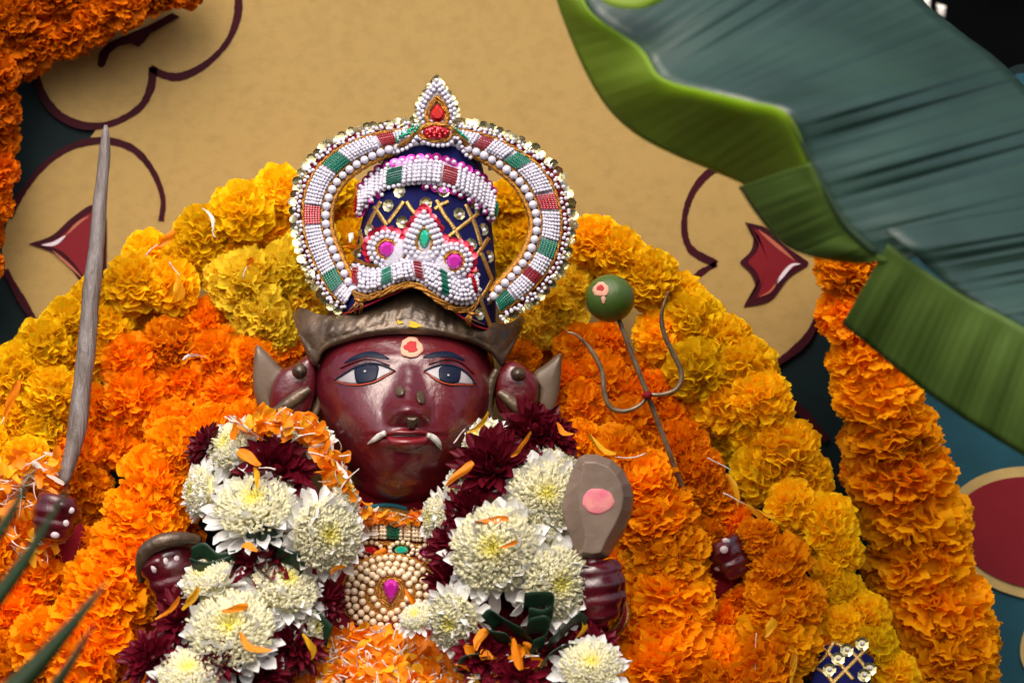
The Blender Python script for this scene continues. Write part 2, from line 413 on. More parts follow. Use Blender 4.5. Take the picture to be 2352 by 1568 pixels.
def mg_mesh(c, k):
    kind = 'cup' if c in 'y' else 'frill'
    geo = _geo[kind]; k %= len(geo)
    if (c, k) not in MG: MG[c, k] = mesh('marigold_' + c, geo[k][0], geo[k][1], MATS[c])
    return MG[c, k]
def frame(n, spin):
    q = Vector(n).normalized().to_track_quat('Z', 'Y')
    return q.to_matrix().to_4x4() @ Matrix.Rotation(spin, 4, 'Z')
cnt = 0
def flower(parent, c, x, y, r, Y, n=None, sq=1.0):
    global cnt; cnt += 1
    rr = r * S(Y)
    if n is None: n = Vector((random.gauss(0, .45), -1, random.gauss(.25, .4)))
    M4 = Matrix.Translation(P(x, y, Y)) @ frame(n, random.random() * 6.28) @ Matrix.Diagonal((rr, rr, rr * sq, 1))
    return link('marigold', mg_mesh(c, cnt), parent, M4)
def garland(label, c, fl, Yf, stack=False):
    root = empty('marigold_garland', P(fl[0][0], fl[0][1], Yf(fl[0][0], fl[0][1])), label, 'garland', 'marigold garlands')
    for i, q in enumerate(fl):
        x, y, r = q[:3]; cc = q[3] if len(q) > 3 else c
        dY = (q[4] if len(q) > 4 else 0) + (0 if stack else random.uniform(-.012, .012))
        n = None
        if stack:                       # heads threaded one behind the other
            a = fl[max(0, i - 1)]; b = fl[min(len(fl) - 1, i + 1)]
            t = Vector((a[0] - b[0], 0, b[1] - a[1])).normalized()
            n = t * 1.0 + Vector((random.gauss(0, .22), -.85, random.gauss(0, .22)))
        flower(root, cc, x, y, r * (1.0 if stack else .98), Yf(x, y) + dY, n, .84 if stack else 1)
    return root
bed = lambda x, y: .11 - .12 * (y - 450) / 1118
garland('yellow marigold garland rising to the pearl crown beside the tall wooden rod', 'y',
        [(690, 455, 70), (640, 440, 72), (555, 488, 86), (470, 540, 82), (430, 600, 70), (345, 590, 74), (310, 650, 84), (395, 660, 78), (215, 690, 64), (245, 745, 72), (160, 740, 78), (105, 800, 84), (190, 820, 76),
         (50, 860, 88), (120, 905, 80), (30, 960, 84), (-40, 900, 80), (-40, 1020, 80), (110, 990, 72), (620, 520, 76, 'y', .02), (530, 590, 76, 'y', .02), (760, 430, 66, 'y', .03), (180, 900, 70, 'y', .02), (335, 735, 64, 'y', .02), (400, 730, 60, 'y', .03), (270, 800, 60, 'y', .03)], bed)
garland('lemon yellow marigold heads strung under the crown ring on the wooden rod side', 'l',
        [(570, 655, 100, 'l', -.012), (660, 620, 84), (600, 735, 84, 'l', -.012), (690, 690, 80), (520, 640, 62), (640, 770, 50), (720, 560, 70), (700, 760, 56, 'l', .02)], bed)
garland('deep orange marigold garland between the lemon heads and the statue ear with the rod', 'd',
        [(470, 735, 62), (395, 790, 78), (500, 820, 84), (300, 830, 80), (580, 830, 74), (650, 800, 56), (420, 890, 86), (310, 920, 84), (530, 910, 84), (220, 950, 80), (610, 890, 60), (400, 985, 80), (280, 1010, 84),
         (180, 1030, 80), (500, 970, 76), (580, 950, 60), (160, 1110, 84, 'd', .02), (690, 790, 50, 'd', .03), (660, 840, 55, 'd', .04), (640, 930, 60, 'd', .04), (690, 870, 60, 'd', .06), (600, 980, 60, 'd', .02)], bed)
fl_ = lambda x, y: bed(x, y) - .035
garland('orange marigold garland hanging down beside the statue hand with the white nails', 'o',
        [(570, 980, 72), (490, 1000, 84), (415, 1035, 96), (365, 1105, 106), (335, 1185, 110), (305, 1270, 114), (255, 1355, 122), (215, 1445, 124), (185, 1540, 128), (330, 1345, 78, 'o', .03), (300, 1440, 78, 'd', .03), (400, 1160, 74, 'd', .03), (320, 1540, 84, 'o', .02), (420, 1230, 60, 'd', .045)], fl_, True)
garland('orange marigold garland at the lower edge of the picture behind the thin palm blades', 'o',
        [(60, 1060, 68, 'y'), (115, 1095, 60, 'a'), (20, 1150, 80), (80, 1230, 74), (0, 1285, 88), (100, 1320, 88), (30, 1400, 98), (100, 1480, 98), (0, 1530, 106), (120, 1585, 90), (180, 1270, 70, 'd', .02), (180, 1190, 70, 'd', .03), (200, 1120, 70, 'd', .03)], lambda x, y: bed(x, y) - .012)
garland('yellow marigold garland falling past the trident to the lower corner', 'y',
        [(1290, 540, 66), (1360, 555, 76), (1420, 590, 82), (1490, 640, 82), (1400, 650, 70, 'y', .02), (1560, 690, 76), (1590, 740, 88), (1520, 770, 78), (1660, 790, 82), (1600, 850, 88), (1710, 850, 92), (1530, 850, 70, 'y', .02), (1750, 920, 84),
         (1660, 930, 92), (1590, 920, 70, 'y', .02), (1740, 1000, 80), (1690, 1010, 74, 'y', .02), (1800, 1040, 98), (1750, 1085, 86), (1850, 1100, 76), (1820, 1160, 70), (1900, 1200, 82), (1840, 1230, 66), (1930, 1270, 64), (1900, 1330, 58), (1940, 1370, 64), (1930, 1440, 66), (1985, 1420, 70),
         (2000, 1490, 76), (2050, 1550, 70), (1960, 1520, 64), (1170, 460, 70, 'y', .03), (1190, 540, 70, 'y', .03), (1180, 600, 70, 'y', .03), (1240, 600, 70, 'y', .02), (800, 470, 64, 'y', .03), (800, 560, 64, 'y', .03), (840, 620, 60, 'y', .03)], bed)
garland('lemon marigold heads strung under the crown ring beside the green lime', 'l',
        [(1255, 690, 82), (1230, 745, 70), (1310, 650, 62), (1295, 730, 64), (1200, 790, 50), (1200, 650, 60, 'l', .02), (760, 600, 60, 'l', .03)], bed)
garland('deep orange marigold garland behind the trident prongs', 'd',
        [(1200, 820, 50), (1330, 800, 70), (1390, 790, 60), (1370, 870, 84), (1430, 910, 82), (1330, 940, 80), (1310, 870, 60), (1450, 985, 84), (1370, 1000, 82), (1530, 960, 76), (1500, 900, 60), (1560, 1030, 80), (1600, 1090, 78), (1640, 1150, 76), (1680, 1200, 64), (1500, 1050, 80, 'd', .02), (1290, 1000, 60, 'o'), (1460, 860, 60, 'd', .02), (1240, 800, 60, 'd', .03), (1270, 860, 60, 'd', .03), (1280, 930, 60, 'd', .03), (1180, 780, 60, 'd', .04)], bed)
garland('broad orange marigold garland piled up beside the bronze leaf blade', 'a',
        [(1330, 1015, 62), (1405, 1045, 88), (1465, 1105, 102), (1505, 1185, 112), (1530, 1275, 116), (1535, 1365, 122), (1525, 1455, 126), (1505, 1550, 130), (1430, 1170, 74, 'o', .02), (1440, 1300, 80, 'o', .02), (1440, 1420, 80, 'o', .02), (1620, 1330, 54, 'd', .045), (1620, 1430, 64, 'd', .03)], fl_, True)
garland('orange marigold garland below the raised hand with white nails, beside the broad one', 'o',
        [(1735, 1235, 62), (1785, 1300, 94), (1800, 1385, 106), (1785, 1470, 114, 'a'), (1750, 1560, 124), (1665, 1430, 66, 'o', .02), (1650, 1510, 100, 'a', .005), (1640, 1590, 100, 'o', .0), (1705, 1380, 60, 'o', .02), (1620, 1240, 60, 'd', .03), (1690, 1360, 54, 'd', .035), (1860, 1500, 66, 'o', .02)], lambda x, y: bed(x, y) - .03, True)
garland('thick orange marigold garland hanging in front of the teal field below the banana leaf', 'a',
        [(2010, 565, 78), (1950, 625, 92), (1960, 720, 96), (1990, 815, 104), (2015, 905, 118), (2045, 1000, 130), (2070, 1095, 138), (2100, 1190, 142), (2110, 1285, 142), (2145, 1380, 146), (2170, 1475, 148), (2160, 1580, 150), (2030, 650, 70, 'o', .02), (2010, 1080, 90, 'o', .02), (2060, 1300, 90, 'o', .02), (2090, 1440, 100, 'o', .02)], lambda x, y: .10 - .03 * (y - 600) / 900, True)
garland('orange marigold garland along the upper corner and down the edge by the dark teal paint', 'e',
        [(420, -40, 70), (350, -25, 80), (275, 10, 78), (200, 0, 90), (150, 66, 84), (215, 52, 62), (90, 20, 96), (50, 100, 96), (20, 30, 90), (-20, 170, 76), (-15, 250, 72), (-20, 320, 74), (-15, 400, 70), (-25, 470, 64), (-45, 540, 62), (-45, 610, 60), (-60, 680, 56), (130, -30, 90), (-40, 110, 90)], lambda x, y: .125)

# chrysanthemums
def petal_strip(L, W, cup, bend, nu=5, nv=7, tip=.55, rnd=None, twist=0.):
    V = []; 
    for i in range(nu):
        u = -1 + 2 * i / (nu - 1)
        for j in range(nv):
            v = j / (nv - 1)
            wd = W * (.35 + .65 * min(1, v * 1.6)) * (math.sqrt(max(0.02, 1 - ((v - tip) / (1 - tip)) ** 2)) if v > tip else 1)
            a = bend * v; s = L * v
            # arc in the x-z plane
            x = s if abs(bend) < 1e-3 else L / bend * math.sin(a)
            z = 0 if abs(bend) < 1e-3 else L / bend * (1 - math.cos(a))
            h = cup * u * u * wd
            V.append((x - h * math.sin(a), u * wd * math.cos(twist * v), z + h * math.cos(a) + u * wd * math.sin(twist * v)))
    return V, grid(None, nu, nv)
def chrys(kind, seed):
    r = random.Random(seed); petals = MB(); outer = []; cen = MB(); tint = []
    if kind == 'white':
        for ring, (n, L, el, bend) in enumerate([(22, .66, -.10, .5), (22, .62, .12, .7), (21, .55, .36, .8), (20, .46, .62, .8)]):
            for k in range(n):
                az = 2 * math.pi * (k + .5 * ring) / n + r.gauss(0, .07)
                T = Matrix.Rotation(az, 4, 'Z') @ Matrix.Rotation(-(el + r.gauss(0, .12)), 4, 'Y') @ Matrix.Translation((.38 - .02 * ring, 0, 0)) @ Matrix.Rotation(r.gauss(0, .3), 4, 'X')
                L2 = L * r.uniform(.82, 1.08); W2 = r.uniform(.10, .145)
                if ring < 1: outer.append((T, L2, W2))
                else:
                    V, F = petal_strip(L2, W2, .8, bend * r.uniform(.4, 1.7), twist=r.gauss(0, .35), tip=.72); petals.add([T @ Vector(v) for v in V], F)
        for i in range(700):           # tubular florets
            q = math.sqrt((i + .5) / 700) * .82; ph = i * 2.39996 + r.gauss(0, .1)
            z = .34 + .20 * (1 - (q / .80) ** 2) - .14 * math.exp(-(q / .16) ** 2) + r.gauss(0, .025)
            d = Vector((math.cos(ph) * (q * .9 + .05), math.sin(ph) * (q * .9 + .05), .8)).normalized()
            b = Vector((math.cos(ph) * q * .75, math.sin(ph) * q * .75, z - .12)); t = b + d * r.uniform(.14, .21)
            a = d.orthogonal().normalized(); c = d.cross(a); n0 = len(cen.V); sz = r.uniform(.7, 1.2)
            ring0 = [b + (a * math.cos(k * 1.257) + c * math.sin(k * 1.257)) * .013 * sz for k in range(5)]
            ring1 = [t + (a * math.cos(k * 1.257) + c * math.sin(k * 1.257)) * .031 * sz + d * r.uniform(-.012, .03) for k in range(5)]
            cen.add(ring0 + ring1 + [t - d * .03], [(k, (k + 1) % 5, 5 + (k + 1) % 5, 5 + k) for k in range(5)] + [(5 + k, 5 + (k + 1) % 5, 10) for k in range(5)])
            tn = max(0, min(1, 1.15 - q / .26 + r.gauss(0, .12))) * .95
            tint += [tn] * 11
        n0 = len(cen.V)                # cushion below the florets
        V = [(.56 * math.sin(t) * math.cos(p), .56 * math.sin(t) * math.sin(p), .28 * math.cos(t) + .02) for p in np.linspace(0, 2 * math.pi, 14, endpoint=False) for t in np.linspace(0, 1.7, 6)]
        cen.add(V, grid(None, 14, 6, True)); tint += [.35] * len(V)
    else:
        for ring, (n, L, el, bend) in enumerate([(14, 1.0, -.1, .3), (14, .93, .12, .4), (13, .84, .35, .5), (11, .70, .6, .6), (9, .55, .85, .7), (7, .42, 1.1, .8)]):
            for k in range(n):
                az = 2 * math.pi * (k + .5 * ring) / n + r.gauss(0, .1)
                T = Matrix.Rotation(az, 4, 'Z') @ Matrix.Rotation(-(el + r.gauss(0, .12)), 4, 'Y') @ Matrix.Translation((.06, 0, 0)) @ Matrix.Rotation(r.gauss(0, .25), 4, 'X')
                V, F = petal_strip(L * r.uniform(.85, 1.08), r.uniform(.13, .185), .9, bend * r.uniform(.3, 1.6), tip=.55); petals.add([T @ Vector(v) for v in V], F)
        V = [(.4 * math.sin(t) * math.cos(p), .4 * math.sin(t) * math.sin(p), .3 * math.cos(t) - .05) for p in np.linspace(0, 2 * math.pi, 12, endpoint=False) for t in np.linspace(0, 3.1, 7)]
        petals.add(V, grid(None, 12, 7, True))
    return petals, outer, cen, tint
WH = []; MR = []; OP = [mesh('petal', *petal_strip(1, .13, .8, b, twist=tw, tip=.72), m_wht) for b, tw in ((.5, 0), (.9, .3), (.3, -.3), (-.3, .1))]
for k in range(3):
    p, o_, c, t = chrys('white', 50 + k)
    full = MB(); full.add(p.V, p.F)
    for j, (T, L2, W2) in enumerate(o_):
        V, F = petal_strip(L2, W2, .8, (.5, .9, .3, -.3)[j % 4], tip=.72); full.add([T @ Vector(v) for v in V], F)
    WH.append((mesh('inner_petals', p.V, p.F, m_wht), mesh('all_petals', full.V, full.F, m_wht), o_, mesh('floret_centre', c.V, c.F, m_cream, attr=t)))
    p, o_, c, t = chrys('maroon', 80 + k); MR.append(mesh('maroon_head', p.V, p.F, m_mar))
npet = 0
def white(parent, x, y, r, Y, n, single=False):
    global cnt, npet; cnt += 1
    inner, full, outer, cen = WH[cnt % 3]; rr = r * S(Y)
    M4 = Matrix.Translation(P(x, y, Y)) @ frame((n[0], -n[1], n[2]), random.random() * 6.28) @ Matrix.Scale(rr, 4)
    o = link('white_chrysanthemum', inner if single else full, parent, M4)
    link('floret_centre', cen, o, M4)
    if single:
        for j, (T, L2, W2) in enumerate(outer):
            link('petal', OP[j % 4], o, M4 @ T @ Matrix.Diagonal((L2, W2 / .13, L2, 1))); npet += 1
    return o
def maroon(parent, x, y, r, Y, n):
    global cnt; cnt += 1; rr = r * S(Y)
    return link('maroon_chrysanthemum', MR[cnt % 3], parent, Matrix.Translation(P(x, y, Y)) @ frame((n[0], -n[1], n[2]), random.random() * 6.28) @ Matrix.Scale(rr, 4))
def folded(parent, pts, width, vec, Y, lean=0.0):
    """a leaf strip folded on edge: ribbon along pts (picture units + depth), extruded along vec (picture units)"""
    p = cr(pts, 40); V = []; nv = 5
    for i in range(40):
        for j in range(nv):
            f = j / (nv - 1)
            V.append(P(p[i][0] + vec[0] * f, p[i][1] + vec[1] * f, Y + (p[i][2] if p.shape[1] > 2 else 0) + lean * f))
    o = mk('folded_leaf', V, grid(None, 40, nv), m_fold, parent)
    sm = o.modifiers.new('thick', 'SOLIDIFY'); sm.thickness = .0007
    return o
gw = lambda y: -.055 - .075 * (y - 950) / 620
cg = empty('chrysanthemum_garland', P(905, 1560, -.12), 'white and maroon chrysanthemum garland with folded green leaves around the statue neck', 'garland')
for (x, y, r, n, dy) in [(545, 1035, 78, (-.7, .6, .55), .01), (478, 1130, 72, (-.95, .45, .1), .015), (700, 1010, 66, (.2, .3, 1), .02), (775, 1150, 60, (.9, .4, .3), .012),
                         (590, 1185, 112, (-.1, .72, .75), -.01), (735, 1230, 102, (.45, .9, .1), -.008), (490, 1345, 84, (-.5, .45, .8), -.004), (645, 1365, 98, (.35, .6, .72), 0),
                         (535, 1465, 122, (-.05, .82, .55), -.012), (440, 1568, 92, (-.1, .6, .8), -.022), (700, 1440, 60, (.8, .5, .1), .01),
                         (1115, 1015, 58, (-.6, .5, .6), .012), (1020, 1190, 66, (-.9, .4, .1), .014), (1065, 1120, 52, (-.7, .6, .3), .01), (1275, 1075, 64, (.6, .2, .8), .01),
                         (1250, 1150, 104, (.1, .92, .35), -.006), (1245, 1225, 84, (.7, .4, .6), .0), (1145, 1270, 122, (-.2, .95, .25), -.016), (1265, 1340, 104, (.4, .9, .05), -.012),
                         (1055, 1420, 82, (-.5, .85, -.2), -.004), (960, 1425, 46, (-.3, .6, .7), 0), (1355, 1545, 86, (.05, .75, .65), -.022)]:
    white(cg, x, y, r * 1.13, gw(y) + dy, n, r > 80)
for (x, y, r, n, dy) in [(480, 1030, 64, (-.9, .3, .4), .022), (635, 1085, 98, (.1, .85, .5), -.004), (560, 1140, 56, (-.6, .7, .3), .008), (600, 1290, 92, (0, .6, .8), -.004), (660, 1320, 56, (.6, .7, .2), .004), (425, 1420, 82, (-.5, .7, .4), 0),
                         (520, 1400, 54, (0, .8, .6), 0), (345, 1515, 76, (-.5, .7, .5), -.01), (500, 1520, 58, (0, .7, .7), -.03), (680, 1480, 74, (.6, .7, .2), .004), (745, 1385, 62, (.8, .5, -.2), .014), (400, 1545, 60, (-.2, .9, .3), -.008), (600, 1545, 66, (.2, .8, .2), -.004),
                         (1225, 995, 84, (.2, .75, .6), .012), (1130, 1075, 94, (-.1, .9, .35), -.006), (1270, 1010, 66, (.6, .6, .5), .014), (1075, 1185, 80, (-.5, .8, .2), -.002), (1045, 1260, 72, (-.6, .75, .1), 0), (1030, 1340, 60, (-.6, .7, -.2), .006), (1310, 1260, 56, (.6, .7, .3), .012), (1335, 1365, 60, (.9, .5, 0), .012),
                         (1110, 1505, 72, (-.2, .8, .5), -.01), (1370, 1490, 62, (.5, .6, .6), -.004), (1190, 1560, 78, (0, .8, .5), -.012), (1280, 1500, 60, (.3, .8, .2), .008), (1165, 1370, 60, (0, 1, 0), .02)]:
    maroon(cg, x, y, r * 1.05, gw(y) + dy, n)
# folded leaf fans
Yl = gw(1430) - .040
for pts, vec, ln in [([(1205, 1360, 0), (1235, 1357, -.002), (1268, 1360, 0), (1272, 1385, .002), (1250, 1400, .004), (1215, 1395, .006)], (-8, 95), .006),
                     ([(1215, 1420, -.006), (1250, 1412, -.008), (1265, 1425, -.006), (1255, 1455, -.003), (1225, 1470, 0)], (-30, 95), .004),
                     ([(1105, 1412, .002), (1125, 1398, 0), (1160, 1420, -.002), (1200, 1440, 0)], (70, 90), .006),
                     ([(1105, 1425, .004), (1125, 1445, 0), (1160, 1452, -.002), (1175, 1470, 0)], (50, 70), .006),
                     ([(1350, 1420, .004), (1330, 1408, .002), (1295, 1440, 0), (1262, 1470, 0)], (-20, 65), .006),
                     ([(1330, 1480, .004), (1300, 1480, 0), (1265, 1500, -.002), (1250, 1530, -.002)], (-40, 40), .006),
                     ([(1100, 1500, .004), (1060, 1510, .004), (1050, 1540, .004)], (60, 30), .008)]:
    folded(cg, pts, 0, (vec[0] * .42, vec[1] * .42), Yl, .013)
Yl2 = gw(1250) - .026
for pts, vec, ln in [([(560, 1207, 0), (595, 1200, -.004), (625, 1195, 0), (630, 1215, .003), (650, 1235, .006)], (2, 48), .004),
                     ([(440, 1255, .004), (470, 1245, 0), (500, 1268, -.003), (540, 1262, 0)], (0, 38), .006), ([(435, 1280, .004), (475, 1290, -.002), (530, 1275, 0)], (10, 28), .006),
                     ([(640, 1255, 0), (675, 1265, -.003), (705, 1280, 0), (690, 1300, .004)], (-10, 30), .006),
                     ([(700, 1370, .01), (730, 1400, .008), (765, 1435, .01)], (-15, 50), .006)]:
    folded(cg, pts, 0, vec, Yl2, ln)

# ------------------------------------------------------------------ statue
st = empty('deity_statue', P(925, 1600, 0), 'maroon painted deity statue with four hands, tusks and wide painted eyes', 'statue')
HC = np.array((925., 925.))
_out = cr([(925, 690), (1020, 700), (1095, 745), (1132, 820), (1138, 900), (1122, 980), (1090, 1050), (1045, 1105), (980, 1145), (910, 1160), (850, 1140), (800, 1090), (765, 1030), (735, 960), (716, 890), (720, 810), (755, 745), (830, 700)], 240, True)
_th = np.arctan2(_out[:, 1] - HC[1], _out[:, 0] - HC[0]); _rr = np.hypot(_out[:, 0] - HC[0], _out[:, 1] - HC[1])
_o = np.argsort(_th); _th = np.concatenate([_th[_o] - 2 * math.pi, _th[_o], _th[_o] + 2 * math.pi]); _rr = np.tile(_rr[_o], 3)
HR = lambda t: float(np.interp(t, _th, _rr))
def G(x, y, cx, cy, sx, sy): return math.exp(-((x - cx) / sx) ** 2 / 2 - ((y - cy) / sy) ** 2 / 2)
def sstep(a, b, x): t = max(0, min(1, (x - a) / (b - a))); return t * t * (3 - 2 * t)
HYC = .030
def feats(x, y):
    h = 0
    # nose: ridge widening to the tip, cut off underneath
    t = max(0, min(1, (y - 835) / 105)); sg = 13 + 11 * t; amp = 3 + 14 * t ** 1.2
    h += amp * math.exp(-((x - 939 + 2 * t) / sg) ** 2 / 2) * sstep(815, 850, y) * (1 - max(0, min(1, (y - 932) / 54)) ** 1.2)
    h += 4 * G(x, y, 937, 942, 22, 15) + 7 * G(x, y, 904, 951, 17, 18) + 7 * G(x, y, 970, 953, 17, 18) - 2.5 * G(x, y, 882, 950, 7, 14) - 2.5 * G(x, y, 993, 952, 7, 14)
    # mouth
    h += 7 * G(x, y, 934, 1010, 70, 42) + 4.0 * G(x, y, 934, 991, 40, 6) + 6.5 * G(x, y, 934, 1017, 40, 11) - 3.2 * G(x, y, 934, 1001, 46, 3.5) - 1.2 * G(x, y, 934, 1038, 40, 10)
    h -= .8 * G(x, y, 938, 980, 9, 7)
    h += 7 * G(x, y, 922, 1088, 55, 40)
    h += 5 * G(x, y, 812, 965, 55, 55) + 5 * G(x, y, 1062, 960, 50, 55)
    for ex, ey in ((838, 859), (1034, 861)):
        h += -4.5 * G(x, y, ex, ey, 62, 27) + 5.5 * G(x, y, ex, ey + 2, 40, 19)
    h += 3 * G(x, y, 842, 818, 52, 9) + 3 * G(x, y, 1026, 818, 48, 9)
    for (pts) in (((775, 868), (840, 830), (905, 842)), ((975, 843), (1030, 832), (1090, 872))):
        pass
    return h * .001
def headY(x, y):
    dx, dy = x - HC[0], y - HC[1]; t = math.atan2(dy, dx); r = min(1, math.hypot(dx, dy) / HR(t))
    return HYC - .088 * (1 - r ** 2.5) ** .5 - feats(x, y) * (1 - r ** 8) - .36 * dy * K * (1 - .3 * r)
V = []; NT, NR = 220, 110
for i in range(NT):
    t = -math.pi + 2 * math.pi * i / NT
    for j in range(NR):
        r = math.sin(math.pi / 2 * (j + .02) / (NR - 1 + .02)); q = HC + np.array((math.cos(t), math.sin(t))) * HR(t) * r
        V.append(P(q[0], q[1], headY(*q)))
    for j in range(1, 14):             # back of the head
        a = math.pi / 2 * j / 13; r = math.cos(a) * .999; q = HC + np.array((math.cos(t), math.sin(t))) * HR(t) * r
        V.append(P(q[0], q[1], headY(*(HC + np.array((math.cos(t), math.sin(t))) * HR(t))) + .07 * math.sin(a)))
head = mk('head', V, grid(None, NT, NR + 13, True), m_skin, st)
def decal(name, pts, mat, parent, off=.0006, n=60, Yf=headY, bulge=0., closed_cr=True, rings=6):
    o = cr(pts, n, True) if closed_cr else poly(pts, n, True)
    V, F = pillow(o, lambda x, y: Yf(x, y) - off, .0015, bulge, rings)
    return mk(name, V, F, mat, parent)
def dline(name, pts, width, mat, parent, off=.0008, n=30, Yf=headY, thick=.0003):
    p = cr(pts, n); wv = width * np.clip(np.sin(np.linspace(.12, 3.02, n)) ** .5, .15, 1)
    V, F = ribbon(p, wv, Yf, thick, off); return mk(name, V, F, mat, parent)
LE = [(771, 872), (795, 857), (815, 845), (846, 837), (876, 840), (903, 850), (883, 862), (863, 872), (829, 880), (795, 879)]
RE = [(978, 851), (995, 845), (1018, 840), (1049, 845), (1073, 860), (1090, 881), (1059, 880), (1032, 879), (1005, 870), (988, 860)]
for ol, iris, hi, top, bot, brow in [
    (LE, [(814, 858), (817, 845), (846, 838), (868, 839), (868, 857), (861, 873), (839, 879), (820, 879)], (838, 852), [(766, 874), (795, 855), (818, 842), (846, 834), (876, 837), (908, 851)], [(768, 875), (795, 882), (829, 883), (865, 874), (905, 852)],
     ([(790, 834), (815, 816), (849, 806), (876, 812), (895, 824), (874, 822), (849, 818), (822, 823)])),
    (RE, [(1008, 860), (1010, 844), (1030, 840), (1056, 846), (1058, 862), (1052, 877), (1032, 880), (1013, 873)], (1030, 861), [(974, 851), (995, 842), (1018, 837), (1049, 842), (1076, 859), (1094, 884)], [(976, 852), (1005, 873), (1032, 882), (1059, 883), (1093, 884)],
     ([(971, 820), (995, 809), (1025, 806), (1049, 813), (1068, 828), (1042, 823), (1015, 819), (991, 821)]))]:
    e = decal('eye', ol, m_eyew, head, .0008)
    decal('iris', iris, m_navp, head, .0018); decal('eye_glint', ellipse(hi[0], hi[1], 3, 2.6, 10), m_eyew, head, .003, 10, rings=2)
    dline('upper_lid_line', top, 4.6, m_navp, head, .002); dline('lower_lid_line', bot, 3.4, m_orl, head, .0014)
    decal('eyebrow', brow, m_navp, head, .0008)
dline('lid_crease', [(780, 845), (815, 830), (850, 823), (895, 838)], 4, m_skin, head, .001, thick=.0012)
dline('lid_crease', [(985, 835), (1025, 824), (1060, 832), (1090, 858)], 4, m_skin, head, .001, thick=.0012)
decal('lower_lip', [(886, 1001), (910, 1003), (935, 1004), (965, 1003), (990, 1000), (975, 1020), (935, 1033), (898, 1020)], m_lip, head, .0006, bulge=.0014)
decal('upper_lip', [(882, 998), (905, 988), (925, 983), (935, 985), (948, 983), (970, 988), (994, 997), (960, 1000), (935, 1001), (908, 1000)], m_lip, head, .0005, bulge=.0008)
# tusks
for pts, rad in [([(884, 994), (870, 1002), (856, 1012), (843, 1020)], [6.5, 7.5, 5.5, .6]), ([(982, 999), (994, 1004), (1005, 1015), (1015, 1034)], [6, 8, 7, .6])]:
    p = cr(pts, 16); rr = np.interp(np.linspace(0, 1, 16), np.linspace(0, 1, len(rad)), rad) * K
    V, F = tube([P(x, y, headY(x, y) - .003) for x, y in p], list(rr), 10); mk('tusk', V, F, m_ivory, head)
# nose studs and septum ornament
for (x, y, rx, ry, rot) in [(918, 898, 12, 13, 0), (967, 912, 11, 17, -15)]:
    decal('nose_stud', ellipse(x, y, rx, ry, 20, rot), m_brz, head, .001, 24, bulge=.005)
decal('septum_ornament', [(931, 957), (962, 957), (958, 968), (952, 984), (938, 984), (934, 970)], m_brz, head, .003, 40, bulge=.004, closed_cr=False, Yf=lambda x, y: headY(945, 955) + .004 + (y - 957) * .00012)
# forehead mark
decal('forehead_mark', ellipse(945, 798, 26, 24, 40, 0, .05, 3), m_peach, head, .0012, 60, bulge=.0012)
decal('kumkum_dot', ellipse(944, 796, 15, 13, 30, 0, .12, 5), m_kum, head, .0026, 40, bulge=.0003)
# bronze hair band
TB = cr([(671, 722), (692, 707), (735, 722), (790, 722), (850, 705), (920, 668), (948, 655), (972, 668), (1040, 712), (1100, 735), (1165, 742), (1197, 724), (1207, 735)], 140)
BB = cr([(690, 780), (705, 815), (726, 842), (745, 808), (800, 785), (870, 771), (945, 768), (1020, 774), (1085, 790), (1130, 815), (1152, 842), (1170, 815), (1190, 775)], 140)
def bandY(x, y):
    xx = min(max(x, 735), 1118)
    dx = x - HC[0]
    return HYC - .088 * (1 - min(1, abs(dx) / 285.) ** 2.6) ** .5 * .98 + .36 * 150 * K + .014 + .00012 * max(0, 760 - y)
V = []; nvb = 16
for i in range(140):
    for j in range(nvb):
        f = j / (nvb - 1); x = TB[i][0] * (1 - f) + BB[i][0] * f; y = TB[i][1] * (1 - f) + BB[i][1] * f
        Y = bandY(x, y) - .007 * math.sin(math.pi * f) ** .7 - ((.00035 * math.sin(i * 1.05 + f * 5 + 1.3 * math.sin(i * .21)) + .0004 * math.sin(i * .43 + f * 9)) if 0 < f < .8 else 0) - .004 * f - .0025 * (f > .78) * (f < .99)
        V.append(P(x, y, Y))
    V.append(P(BB[i][0], BB[i][1] - 2, bandY(*BB[i]) + .02))
hb = mk('hair_band', V, grid(None, 140, nvb + 1), m_brz, st)
decal('turmeric_smear', ellipse(952, 746, 14, 7, 24, 10, .2, 2), m_turm, hb, .0066, 40, Yf=lambda x, y: bandY(x, y) - .0045)
decal('turmeric_smear', ellipse(918, 740, 7, 4, 24, 10, .2, 8), m_turm, hb, .0066, 40, Yf=lambda x, y: bandY(x, y) - .0045)
# peak of the hair band under the crown
# ears
def solid(name, pts, Y, th, bulge, mat, parent, n=70, slope=(0, 0), centre=None, power=2.5, sm=True):
    o = cr(pts, n, True) if sm else poly(pts, n, True)
    c = o.mean(0); V, F = pillow(o, lambda x, y: Y + (x - c[0]) * slope[0] * K + (y - c[1]) * slope[1] * K, th, bulge, 8, power, centre)
    return mk(name, V, F, mat, parent)
def lump(name, pts, rad, Y, mat, parent, flat=1.):
    p = cr(pts, 24); rr = np.interp(np.linspace(0, 1, 24), np.linspace(0, 1, len(rad)), rad) * K
    V, F = tube([P(q[0], q[1], Y + (q[2] if len(q) > 2 else 0)) for q in p], list(rr), 12, flat); return mk(name, V, F, mat, parent)
ear = solid('ear', [(640, 855), (675, 835), (715, 812), (728, 850), (722, 920), (700, 965), (660, 975), (625, 950), (620, 905)], .004, .02, .012, m_skin, st)
solid('ear_fin', [(586, 800), (600, 797), (640, 838), (655, 860), (625, 920), (622, 945), (640, 965), (615, 962), (592, 930), (581, 880)], .012, .018, .006, m_brz2, ear, centre=(605, 890))
lump('ear_ornament', [(630, 945), (665, 925), (700, 900), (712, 892)], [9, 15, 15, 8], -.008, m_brz, ear)
